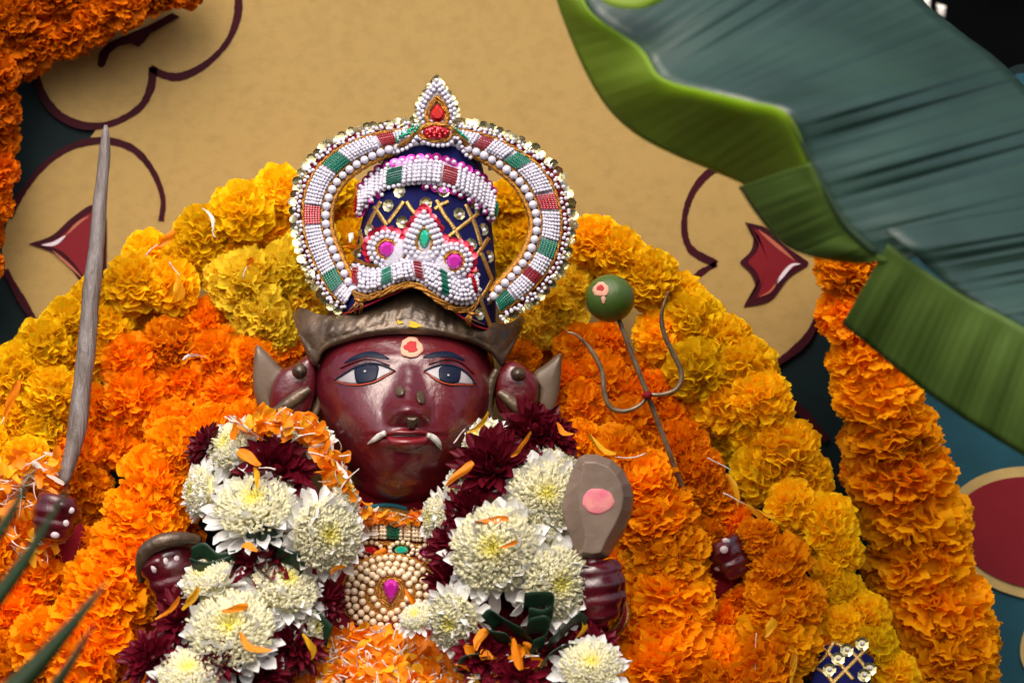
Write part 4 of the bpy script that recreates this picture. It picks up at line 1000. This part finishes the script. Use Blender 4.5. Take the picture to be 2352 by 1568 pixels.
for k in range(26):
    q = np.array(JT)[int((k + .5) / 26 * 60)]; c = np.array((974, 548)); q = c + (q - c) * 1.13; sequin(cw, 'r', q[0], q[1], jY(974, 550) + .003, 10, .3)
cord('gold_cord', tear(975, 549, 24, 34, 50, 0, .7), 5, lambda x, y: jY(974, 550) - .004, m_thread, cw, closed=True); cord('gold_cord', tear(975, 549, 19, 28, 50, 0, .7), 4, lambda x, y: jY(974, 550) - .005, m_thread, cw, closed=True)
gem(cw, ellipse(975, 549, 13, 23, 10, 5), jY(974, 550) - .004, m_ggrn, .006)
pb.build(cw, m_pearl)

# ------------------------------------------------------------------ necklace
nk = empty('necklace', P(900, 1440, -.05), 'cream pearl collar with round pendant and magenta drop gem on red chest cloth', 'necklace')
nb = Beads(); nY = lambda x, y: chestY(x, y) - .004
A = cr([(790, 1206), (850, 1200), (910, 1200), (1010, 1208)], 60); B = cr([(790, 1240), (850, 1236), (910, 1238), (1010, 1246)], 60)
band_base('collar', A, B, nY, .006, m_cpad, nk); band_pearls(nb, A, B, 5, 24, nY, .006, 9.6, 3, [(.44, .60)], .08, .92)
bead_patch(nk, A, B, .45, .59, nY, .0065, 6, m_bgrn)
for (yy) in (1248, 1253): cord('gold_cord', cr([(790, yy), (850, yy - 3), (910, yy - 1), (1010, yy + 7)], 60), 4.5, nY, m_thread, nk)
cord('gold_cord', cr([(800, 1282), (850, 1290), (910, 1296), (1000, 1290)], 60), 4, nY, m_thread, nk)
for (cx, cy, mt) in [(850, 1262, m_gred), (922, 1262, m_ggrn), (985, 1268, m_gmag)]:
    for k in range(13):
        a = 2 * math.pi * k / 13; nb.add(cx + 27 * math.cos(a), cy + 17 * math.sin(a), nY(cx, cy) - .001, 11, 4)
    gem(nk, ellipse(cx, cy + 1, 17, 10, 10), nY(cx, cy) - .002, mt, .005)
pY = lambda x, y: nY(x, 1350) - .003
V, F = pillow(ellipse(897, 1366, 108, 90, 60), pY, .004, .006); mk('pendant_pad', V, F, m_thread, nk)
for rx, ry, d, cy in [(100, 86, 15, 1366), (84, 71, 17, 1366), (67, 57, 16, 1364), (50, 50, 16, 1350)]:
    q = ellipse(897, cy, rx, ry, 80) if rx > 60 else [(2 * 897 - x, 2 * 1360 - y) for x, y in tear(897, 1358, 44, 48, 60, 0, .5)]
    q = np.vstack([q, q[:1]]); nb.along(q, d, lambda x, y: pY(897, 1350) - .006 * (1 - rx / 125) - .001, 1.02, 8, .5)
cord('gold_cord', [(2 * 897 - x, 2 * 1360 - y) for x, y in tear(897, 1360, 30, 37, 50, 0, .6)], 5, lambda x, y: pY(897, 1350) - .005, m_thread, nk, closed=True)
cord('gold_cord', [(2 * 897 - x, 2 * 1360 - y) for x, y in tear(897, 1360, 24, 31, 50, 0, .6)], 4, lambda x, y: pY(897, 1350) - .006, m_thread, nk, closed=True)
cord('gold_cord', ellipse(897, 1362, 60, 55, 60), 4, lambda x, y: pY(897, 1350) - .004, m_thread, nk, closed=True)
cord('gold_cord', ellipse(897, 1366, 112, 92, 60), 5, lambda x, y: pY(897, 1350) + .001, m_thread, nk, closed=True)
gem(nk, [(2 * 898 - x, 2 * 1357 - y) for x, y in tear(898, 1357, 21, 29, 14, 0, .9)], pY(897, 1350) - .006, m_gmag, .007)
nb.along(cr([(860, 1448), (897, 1452), (930, 1446)], 20), 12, nY, 1.1, 2); nb.along(cr([(778, 1370), (775, 1410), (785, 1440)], 20), 12, nY, 1.1, 2)
nb.build(nk, m_cpearl)

# ------------------------------------------------------------------ things the statue holds
rod = cr([(243, 288), (238, 380), (225, 520), (208, 700), (188, 900), (172, 1010), (150, 1090), (143, 1112)], 60)
rr = np.interp(np.linspace(0, 1, 60), [0, .02, .08, .45, .8, .96, 1], [4, 9, 14, 21, 23, 18, 13]) * K * (1 + .03 * np.sin(np.arange(60) * .55) + .015 * rng.standard_normal(60))
V, F = tube([P(x + .6 * math.sin(i * .4), y, .055 - .06 * (y - 288) / 830) for i, (x, y) in enumerate(rod)], list(rr), 9)
tag(mk('wooden_rod', V, F, m_wood), 'tall tapered grey brown wooden rod standing in front of the yellow garland', 'rod')
td = empty('trident', P(1580, 1145, 0), 'thin brass trident with curved prongs in front of orange marigolds', 'trident')
def rodpart(name, pts, rad, parent, n=50):
    p = cr(pts, n); r = np.interp(np.linspace(0, 1, n), np.linspace(0, 1, len(rad)), rad) * K
    V, F = tube([P(q[0], q[1], q[2]) for q in p], list(r), 10); return mk(name, V, F, m_tri, parent)
rodpart('shaft', [(1422, 735, -.01), (1450, 810, -.01), (1488, 908, -.01), (1530, 1020, -.006), (1560, 1100, 0), (1592, 1180, .01)], [5.5, 6, 6, 6, 6, 5], td)
rodpart('prong', [(1487, 910, -.01), (1470, 930, -.012), (1435, 944, -.013), (1402, 935, -.013), (1388, 900, -.013), (1382, 850, -.013), (1355, 800, -.013), (1325, 770, -.013), (1302, 762, -.013)], [4.5, 6, 6, 5.5, 2], td)
rodpart('prong', [(1487, 906, -.01), (1525, 905, -.012), (1557, 890, -.013), (1565, 855, -.013), (1545, 810, -.013), (1525, 765, -.013), (1520, 720, -.013), (1535, 668, -.013)], [4.5, 6, 6, 5.5, 1.5], td)
V, F = pillow(ellipse(1487, 907, 11, 10, 16), lambda x, y: -.018, .012, .003); mk('red_binding', V, F, m_redc, td)
# lime on the middle prong
V = []; F = []; blob(V, F, (0, 0, 0), 1, 1, 1, 48, 28)
lm = link('lime', mesh('lime', V, F, m_lime), None, Matrix.Translation(P(1401, 685, -.012)) @ Matrix.Rotation(.3, 4, 'Y') @ Matrix.Diagonal((56.5 * K, 56 * K, 55 * K, 1)))
tag(lm, 'green lime with a peach paste mark stuck on the trident tip', 'lime')
def limeY(x, y): return -.012 - K * math.sqrt(max(1, 55.5 ** 2 - (x - 1401) ** 2 - (y - 685) ** 2))
def sub(o, parent):
    o.parent = parent; o.matrix_parent_inverse = WM[parent.name].inverted(); return o
V, F = pillow(ellipse(1380, 665, 19, 17, 36, 0, .06, 4), lambda x, y: limeY(x, y) - .0003, .002, .0008); sub(mk('paste_mark', V, F, m_peach), lm)
V, F = pillow(ellipse(1379, 661, 9, 7, 24, 0, .1, 9), lambda x, y: limeY(x, y) - .0012, .001, .0003); sub(mk('kumkum_dot', V, F, m_kum), lm)
V, F = pillow(ellipse(1386, 688, 5, 9, 20, 0, .12, 6), lambda x, y: limeY(x, y) - .0003, .001, .0004); sub(mk('paste_drip', V, F, m_peach), lm)
V, F = pillow(ellipse(1452, 668, 3.5, 7, 16), lambda x, y: limeY(x, y) - .0003, .001, .0006); sub(mk('stem_scar', V, F, m_tri), lm)
# bronze blade in the front hand: faceted
bl = empty('bronze_blade', P(1360, 1280, -.085), 'faceted bronze leaf shaped blade with a pink paste spot, held upright', 'blade')
bo = [(1342, 1043), (1372, 1043), (1405, 1056), (1428, 1078), (1445, 1110), (1451, 1140), (1447, 1175), (1430, 1215), (1405, 1255), (1392, 1277), (1360, 1284), (1325, 1280), (1312, 1240), (1298, 1200), (1290, 1172), (1294, 1140), (1305, 1105), (1318, 1070), (1328, 1050)]
Vb = []; Fb = []; n = len(bo); c = (1372, 1160)
for (x, y) in bo: Vb.append(P(x + 6, y + 3, -.104))
for (x, y) in bo: Vb.append(P(x, y, -.116))
inner = [(1344, 1060), (1372, 1062), (1398, 1072), (1416, 1090), (1428, 1115), (1432, 1140), (1428, 1170), (1412, 1205), (1392, 1240), (1380, 1268), (1360, 1272), (1338, 1268), (1345, 1235), (1338, 1200), (1332, 1172), (1330, 1140), (1332, 1110), (1336, 1085), (1338, 1068)]
for (x, y) in inner: Vb.append(P(x, y, -.1275))
for k in range(n):
    k2 = (k + 1) % n; Fb += [(k, k2, n + k2, n + k), (n + k, n + k2, 2 * n + k2, 2 * n + k)]
Fb += [tuple(range(n))[::-1], tuple(2 * n + k for k in range(n))]
m_bld = M('worn_bronze', (.25, .18, .135), .42, metal=.2, col2=(.16, .11, .08), vscale=18, bump=.5, bscale=70, coat=.15, detail=8, bdist=.0015)
ob = mk('blade', Vb, Fb, m_bld, bl, False); bv = ob.modifiers.new('bevel', 'BEVEL'); bv.width = .0009; bv.segments = 2
V, F = pillow(ellipse(1374, 1151, 37, 30, 50, 0, .025, 12), lambda x, y: -.1276, .001, .0011); mk('paste_spot', V, F, m_pinkk, bl)
V, F = tube([P(1360, 1275, -.11), P(1362, 1300, -.11), P(1362, 1340, -.10)], 24 * K, 14); mk('blade_neck', V, F, m_skin, bl)
# jewelled navy cloth in the lower corner
nc = empty('navy_cloth', P(1950, 1560, 0), 'navy cloth with gold lattice ribbon, sequins and pearls in the lower corner', 'cloth')
ncY = lambda x, y: -.050 + .00035 * (1560 - y) * .5 + ((x - 1950) / 90.) ** 2 * .015
V = []
for i in range(24):
    for j in range(24):
        u, v = i / 23, j / 23; x = 1880 + 122 * u - 20 * v; y = 1482 + 20 * (2 * u - .7) ** 2 + 140 * v; V.append(P(x, y, ncY(x, y)))
mk('cloth_body', V, grid(None, 24, 24), m_nav, nc).modifiers.new('t', 'SOLIDIFY').thickness = .004
for pts in [[(1915, 1472), (1895, 1505), (1870, 1530)], [(1880, 1480), (1925, 1520), (1960, 1560)], [(1990, 1490), (1950, 1530), (1900, 1580)], [(1920, 1475), (1960, 1500), (2000, 1545)], [(1870, 1530), (1900, 1550), (1920, 1580)]]:
    V, F = ribbon(cr(pts, 20), 10, ncY, .001, .0045); mk('lattice_ribbon', V, F, m_ribb, nc)
sp = Beads()
for (x, y) in [(1945, 1492), (1925, 1512), (1905, 1538), (1980, 1478), (1985, 1550), (1998, 1535)]:
    link('sequin', SQ['g'], nc, Matrix.Translation(P(x, y, ncY(x, y) - .007)) @ frame((0, -1, .15), .3) @ Matrix.Scale(16 * K, 4)); sp.add(x + 2, y - 1, ncY(x, y) - .0085, 9)
sp.build(nc, m_pearl)

# ------------------------------------------------------------------ petals: heaps and single ones
def loose_petal(L, W, r, wav=1.0):
    nu, nv = 5, 7; V = []; bend = r.uniform(-1.2, 1.2); tw = r.uniform(-1.5, 1.5); cup = r.uniform(-.4, .6); ph = r.random() * 6
    for i in range(nu):
        u = -1 + 2 * i / (nu - 1)
        for j in range(nv):
            v = j / (nv - 1); wd = W * (.25 + .75 * math.sin(min(1, v * 1.25) * math.pi / 2)) * (1 if v < .8 else 1 - 2.2 * (v - .8)); a = bend * v
            x = L * math.sin(a) / bend if abs(bend) > .05 else L * v; z = L * (1 - math.cos(a)) / bend if abs(bend) > .05 else 0
            wd = wd * (1 + .18 * math.sin(9 * v + ph) * (1 if u > 0 else -.6)); y = u * wd; zz_ = z + cup * u * u * wd + wav * .12 * W * math.sin(5 * v + 3 * u + ph); c, s = math.cos(tw * v), math.sin(tw * v)
            V.append((x - L / 2, y * c - zz_ * s, y * s + zz_ * c))
    return V, grid(None, nu, nv)
def sliver(L, r, rad=.0006):
    k = r.uniform(-2.2, 2.2); pts = [Vector((L * (v - .5), L * .18 * k * (v - .5) ** 2 * 2, L * .1 * math.sin(v * 3 + k))) for v in np.linspace(0, 1, 7)]
    return tube(pts, [rad * (1.2 - .6 * v) for v in np.linspace(0, 1, 7)], 5)
m_pet = [M('loose_orange_petal', (.92, .28, .006), .5, trans=.35, spec=.3), M('loose_yellow_petal', (.92, .48, .015), .5, trans=.35, spec=.3), M('loose_white_petal', (.8, .74, .66), .55, trans=.25, spec=.3)]
def heap(label, where, count, size=(26, 46), white=.3, seed=1, name='shredded_petals'):
    """where(r) -> x, y, Y"""
    r = random.Random(seed); b = MB()
    for i in range(count):
        x, y, Y = where(r); isw = r.random() < white
        q = Quaternion((r.gauss(0, 1), r.gauss(0, 1), r.gauss(0, 1), r.gauss(0, 1))).normalized()
        if isw and r.random() < .7: V, F = sliver(r.uniform(30, 75) * K, r); mi = 2
        elif isw: V, F = loose_petal(r.uniform(35, 60) * K, r.uniform(4, 7) * K, r); mi = 2
        else: V, F = loose_petal(r.uniform(*size) * K, r.uniform(.2, .36) * size[1] * K, r); mi = 0 if r.random() < .68 else 1
        T = Matrix.Translation(P(x, y, Y)) @ Matrix.Rotation(r.gauss(.2, .5), 4, 'X') @ Matrix.Rotation(r.random() * 6.28, 4, 'Y') @ Matrix.Rotation(R(90) + r.gauss(0, .6), 4, 'X')
        b.add([T @ Vector(v) for v in V], F, mi)
    return tag(b.build(name, m_pet), label, 'petals', None, 'stuff')
def mound(r):
    x = r.uniform(690, 1080); t = abs((x - 880) / 190.); top = 1440 + 45 * t ** 2 + (35 if x > 930 else 0) * sstep(930, 1000, x)
    f = r.random() ** .8; y = top + f * (1600 - top); return x, y, -.075 - .04 * f + .02 * t - r.random() * .008
heap('heap of shredded orange petals and white slivers on the statue chest', mound, 640, (30, 58), white=.40, seed=3)
V = []; nx, ny = 24, 16                 # body of the heap
for i in range(nx):
    for j in range(ny):
        x = 690 + 400 * i / (nx - 1); t = abs((x - 880) / 190.); top = 1455 + 45 * t ** 2; f = j / (ny - 1); y = top + f * (1660 - top); V.append(P(x, y, -.066 - .04 * f + .02 * t + .004 * random.random()))
tag(mk('petal_mound', V, grid(None, nx, ny), m_pet[0]), 'packed orange petals beneath the shredded heap', 'petals', None, 'stuff')
pth = cr([(545, 985), (600, 965), (670, 965), (720, 990), (755, 1040), (780, 1100), (795, 1160), (830, 1178)], 100)
def rim(r):
    q = pth[min(99, int(r.random() ** .8 * 100))]; return q[0] + r.gauss(0, 13), q[1] + r.gauss(0, 13) + 6, -.075 + .03 * sstep(1100, 1180, q[1]) - r.random() * .012
heap('shredded orange petals strewn along the garland top beside the statue cheek', rim, 230, white=.25, seed=5)
pth2 = cr([(820, 1180), (870, 1190), (920, 1192), (970, 1182), (1000, 1170)], 40)
def rim2(r): q = pth2[r.randrange(40)]; return q[0] + r.gauss(0, 6), q[1] + r.gauss(0, 6), -.035 - r.random() * .006
heap('shredded orange petals lying on the pearl collar under the chin', rim2, 55, (22, 38), .3, 6)
def farl(r): return r.uniform(-20, 130), r.uniform(1040, 1290), .0 - .02 * r.random()
heap('shredded petals and white slivers on the marigolds near the rod foot', farl, 150, white=.4, seed=8)
def lowr(r): return r.uniform(1060, 1240), r.uniform(1480, 1580), -.14 - .008 * r.random()
heap('few shredded orange petals below the folded green leaf', lowr, 34, white=.3, seed=9)
SHAPES = {}
def petal_thing(label, x, y, Y, L, W, ang, mi, seed, stem=0, tilt=.3):
    r = random.Random(seed); V, F = loose_petal(L * K, W * .9 * K, r, 2.4); b = MB(); T = Matrix.Rotation(-R(ang), 4, 'Y') @ Matrix.Rotation(R(90) + tilt, 4, 'X')
    b.add([T @ Vector(v) for v in V], F, mi)
    o = link('loose_petal', mesh('loose_petal', b.V, b.F, m_pet, True, b.I), None, Matrix.Translation(P(x, y, Y)))
    tag(o, label, 'petal', 'single fallen petals')
    if stem:
        V, F = sliver(stem * K, r); T2 = Matrix.Translation(Vector((-math.cos(R(ang)) * (L + stem) * .48 * K, -.0005, math.sin(R(ang)) * (L + stem) * .48 * K * -1))) @ Matrix.Rotation(-R(ang + 15), 4, 'Y')
        s = mk('petal_stem', [T2 @ Vector(v) for v in V], F, m_pet[2]); s.parent = o
    return o
g = gw
for a in [('upright white petal on the yellow marigolds by the upper outline', 488, 498, .07, 62, 8, 95, 2, 1, 20), ('white petal lying across the deep orange marigolds near the rod', 442, 810, .03, 56, 9, 38, 2, 2, 0),
          ('orange petal tip caught on the yellow marigolds above the fan shaped one', 385, 550, .055, 54, 12, 35, 0, 3, 40), ('fan shaped yellow petal hanging between yellow and orange marigolds', 412, 664, .048, 60, 17, 282, 1, 4, 40),
          ('small orange petal on top of the lemon marigold', 572, 600, .035, 26, 10, 70, 0, 5, 30), ('orange petal with white tip inside the crown ring', 806, 562, .0, 34, 8, 20, 0, 6, 0), ('white petal standing inside the crown ring', 806, 545, .0, 24, 8, 85, 2, 7, 0),
          ('bent orange petal on the maroon head near the statue cheek, topmost', 1205, 1028, g(1000) - .045, 72, 11, 32, 0, 8, 0), ('long orange petal over the maroon and white heads under the chin', 1055, 1088, g(1080) - .045, 80, 11, 40, 0, 9, 0),
          ('flat orange petal beside the maroon head with a curled stem', 1130, 1194, g(1180) - .045, 74, 9, 8, 0, 10, 20), ('tiny orange petal in the middle of the big white head', 1168, 1250, g(1270) - .058, 44, 6, 18, 0, 11, 0),
          ('orange petal hooked over the maroon head on the rod side', 572, 1052, g(1085) - .045, 60, 16, 150, 0, 12, 36), ('narrow yellow petal below the hooked orange one', 592, 1096, g(1085) - .045, 48, 9, 85, 1, 13, 0), ('ruffled orange petal above the folded leaf knot', 575, 1252, g(1290) - .045, 40, 12, 140, 0, 14, 0),
          ('large orange petal on the lowest white head', 572, 1490, g(1465) - .066, 84, 13, 300, 0, 15, 20), ('curved orange petal at the seam of two white heads', 540, 1398, g(1400) - .045, 60, 10, 10, 0, 16, 60), ('yellow petal at the outer side of the white garland', 436, 1372, g(1345) - .04, 62, 13, 60, 1, 17, 0),
          ('orange petal slanting off the garland over the dark fist', 392, 1404, g(1400) - .03, 76, 8, 28, 0, 18, 0), ('orange petal lying on the pendant pearls', 952, 1378, -.075, 66, 12, 310, 0, 19, 0), ('short orange sliver on the white head beside the pendant', 772, 1300, g(1230) - .045, 42, 8, 50, 0, 20, 0),
          ('yellow petal at the statue ear above the maroon head', 1105, 978, g(980) - .03, 70, 9, 25, 1, 21, 40), ('orange petal on the maroon head beside the ear fin', 1292, 992, g(980) - .025, 50, 9, 300, 0, 22, 0), ('yellow petal with long white stem above the bronze blade', 1375, 1038, -.03, 80, 14, 175, 1, 23, 70),
          ('long yellow petal on the marigolds near the nailed hand', 1690, 1120, .01, 80, 13, 305, 1, 24, 60), ('crumpled yellow petal above the nailed hand', 1745, 1178, .0, 74, 14, 330, 1, 25, 60), ('yellow petal with thread on the lower orange marigolds', 1770, 1440, -.06, 50, 13, 60, 1, 26, 110), ('limp yellow petal at the lower edge on orange marigolds', 1815, 1530, -.06, 80, 12, 95, 1, 27, 0),
          ('yellow petal tucked under the white garland by the heap', 716, 1482, g(1440) - .03, 66, 10, 310, 1, 28, 0), ('white petal sliver over the collar end', 842, 1226, -.045, 56, 5, 2, 2, 29, 0), ('orange petal just below the collar', 868, 1272, -.045, 44, 9, 35, 0, 30, 0), ('yellow petal leaning on the folded leaf fan', 1345, 1445, g(1430) - .03, 54, 9, 280, 1, 31, 0),
          ('orange petal standing beside the folded leaf fan', 1100, 1462, g(1460) - .03, 60, 14, 75, 0, 32, 0), ('orange petal below the folded leaf fan', 1190, 1500, g(1500) - .05, 70, 14, 290, 0, 33, 0), ('amber petal lying flat over the far yellow marigold edge', 25, 915, .02, 90, 13, 70, 0, 34, 20)]:
    petal_thing(*a)

# ------------------------------------------------------------------ leaves in front
bn = empty('banana_leaf', P(1900, 300, -.4), 'broad dark green banana leaf hanging across the upper corner', 'leaf')
def loft(name, A, B, nu, nv, mat, parent, corr=0., freq=40, bow=0., th=.0012, jit=0.):
    A = cr(A, nu); B = cr(B, nu); V = []
    for i in range(nu):
        t = i / (nu - 1); rip = corr * (.75 * math.sin(2 * math.pi * freq * t + math.sin(t * 31)) + 3.6 * math.sin(2 * math.pi * freq * .2 * t + 1 + math.sin(t * 9)) + .18 * math.sin(2 * math.pi * freq * 2.1 * t + 2))
        for j in range(nv):
            f = j / (nv - 1); q = A[i] * (1 - f) + B[i] * f
            V.append(P(q[0], q[1], q[2] - bow * math.sin(math.pi * f) + rip * sstep(-.05, .35, f)))
    o = mk(name, V, grid(None, nu, nv), mat, parent); s = o.modifiers.new('thick', 'SOLIDIFY'); s.thickness = th; return o
loft('upper_blade', [(1330, -60, -.36), (1355, 25, -.38), (1470, 110, -.41), (1520, 178, -.43), (1620, 208, -.45), (1720, 232, -.46), (1810, 262, -.47), (1860, 370, -.46), (1930, 500, -.45), (2010, 585, -.44), (2045, 600, -.44)],
     [(1800, -420, -.18), (1900, -300, -.18), (2000, -160, -.19), (2110, -10, -.20), (2200, 68, -.21), (2290, 135, -.22), (2360, 205, -.23), (2450, 300, -.24), (2520, 400, -.25), (2580, 470, -.26), (2600, 500, -.26)], 420, 24, m_ban, bn, .0016, 30, .03)
loft('upper_blade_torn', [(2034, 528, -.46), (2088, 572, -.46), (2136, 618, -.45), (2231, 685, -.44), (2352, 752, -.43), (2470, 830, -.42)],
     [(2560, 440, -.28), (2590, 500, -.28), (2620, 560, -.28), (2660, 640, -.28), (2700, 720, -.28), (2740, 800, -.28)], 200, 16, m_ban, bn, .0014, 14, .02)
loft('underside_flap', [(1330, -60, -.365), (1355, 25, -.385), (1470, 110, -.415), (1520, 178, -.435), (1620, 208, -.455), (1720, 232, -.465), (1810, 262, -.475), (1862, 375, -.465), (1880, 420, -.46)],
     [(1265, -60, -.34), (1295, 40, -.34), (1345, 160, -.35), (1400, 250, -.36), (1470, 312, -.36), (1560, 358, -.37), (1650, 395, -.37), (1735, 435, -.375), (1760, 470, -.38)], 160, 14, m_banl, bn, .0004, 22, .004)
loft('torn_flap', [(1862, 375, -.468), (1890, 430, -.462), (1930, 500, -.455), (1975, 555, -.45), (2040, 598, -.445)], [(1698, 428, -.41), (1735, 485, -.41), (1790, 552, -.41), (1860, 586, -.42), (1960, 603, -.43)], 80, 14, m_bans, bn, .0004, 10, .006)
loft('lower_flap', [(2040, 560, -.45), (2110, 610, -.448), (2200, 668, -.44), (2352, 752, -.43), (2470, 830, -.42)], [(1935, 742, -.40), (2000, 795, -.40), (2110, 885, -.40), (2215, 960, -.40), (2400, 1075, -.40)], 120, 16, m_bans, bn, .0004, 26, .006)
V, F = tube([P(*q) for q in cr([(1810, 262, -.474), (1860, 370, -.466), (1930, 500, -.456), (1985, 560, -.450), (2010, 580, -.446)], 40)], list(np.linspace(3, 8, 40) * K), 8); mk('midrib', V, F, m_rib, bn)
loft('curled_tip', [(1340, -30, -.42), (1400, 12, -.43), (1470, 20, -.43), (1520, 5, -.42)], [(1360, -80, -.41), (1420, -60, -.41), (1490, -50, -.41), (1540, -60, -.41)], 40, 8, m_banl, bn, 0, 1, .006)
pl = empty('palm_frond', P(-60, 1700, -.7), 'thin dark green palm blades poking into the lower corner', 'leaf')
for A_, B_, wd, Y in [((-60, 1300), (88, 1058), 34, -.75), ((-60, 1440), (158, 1120), 46, -.72), ((-70, 1680), (248, 1335), 70, -.68), ((60, 1650), (218, 1430), 34, -.65)]:
    p = cr([A_, ((A_[0] * .55 + B_[0] * .45) + 8, A_[1] * .55 + B_[1] * .45 + 6), B_], 40); V = []
    for i in range(40):
        f = i / 39; t = p[min(i + 1, 39)] - p[max(0, i - 1)]; t = t / np.linalg.norm(t); nn = np.array((-t[1], t[0])); w_ = wd * .5 * (1 - f) ** .75 + .4
        for k in (-1, 0, 1): V.append(P(*(p[i] + nn * w_ * k), Y + .006 * abs(k) * (1 - f)))
    o = mk('palm_blade', V, grid(None, 40, 3), m_palm, pl); o.modifiers.new('t', 'SOLIDIFY').thickness = .0006
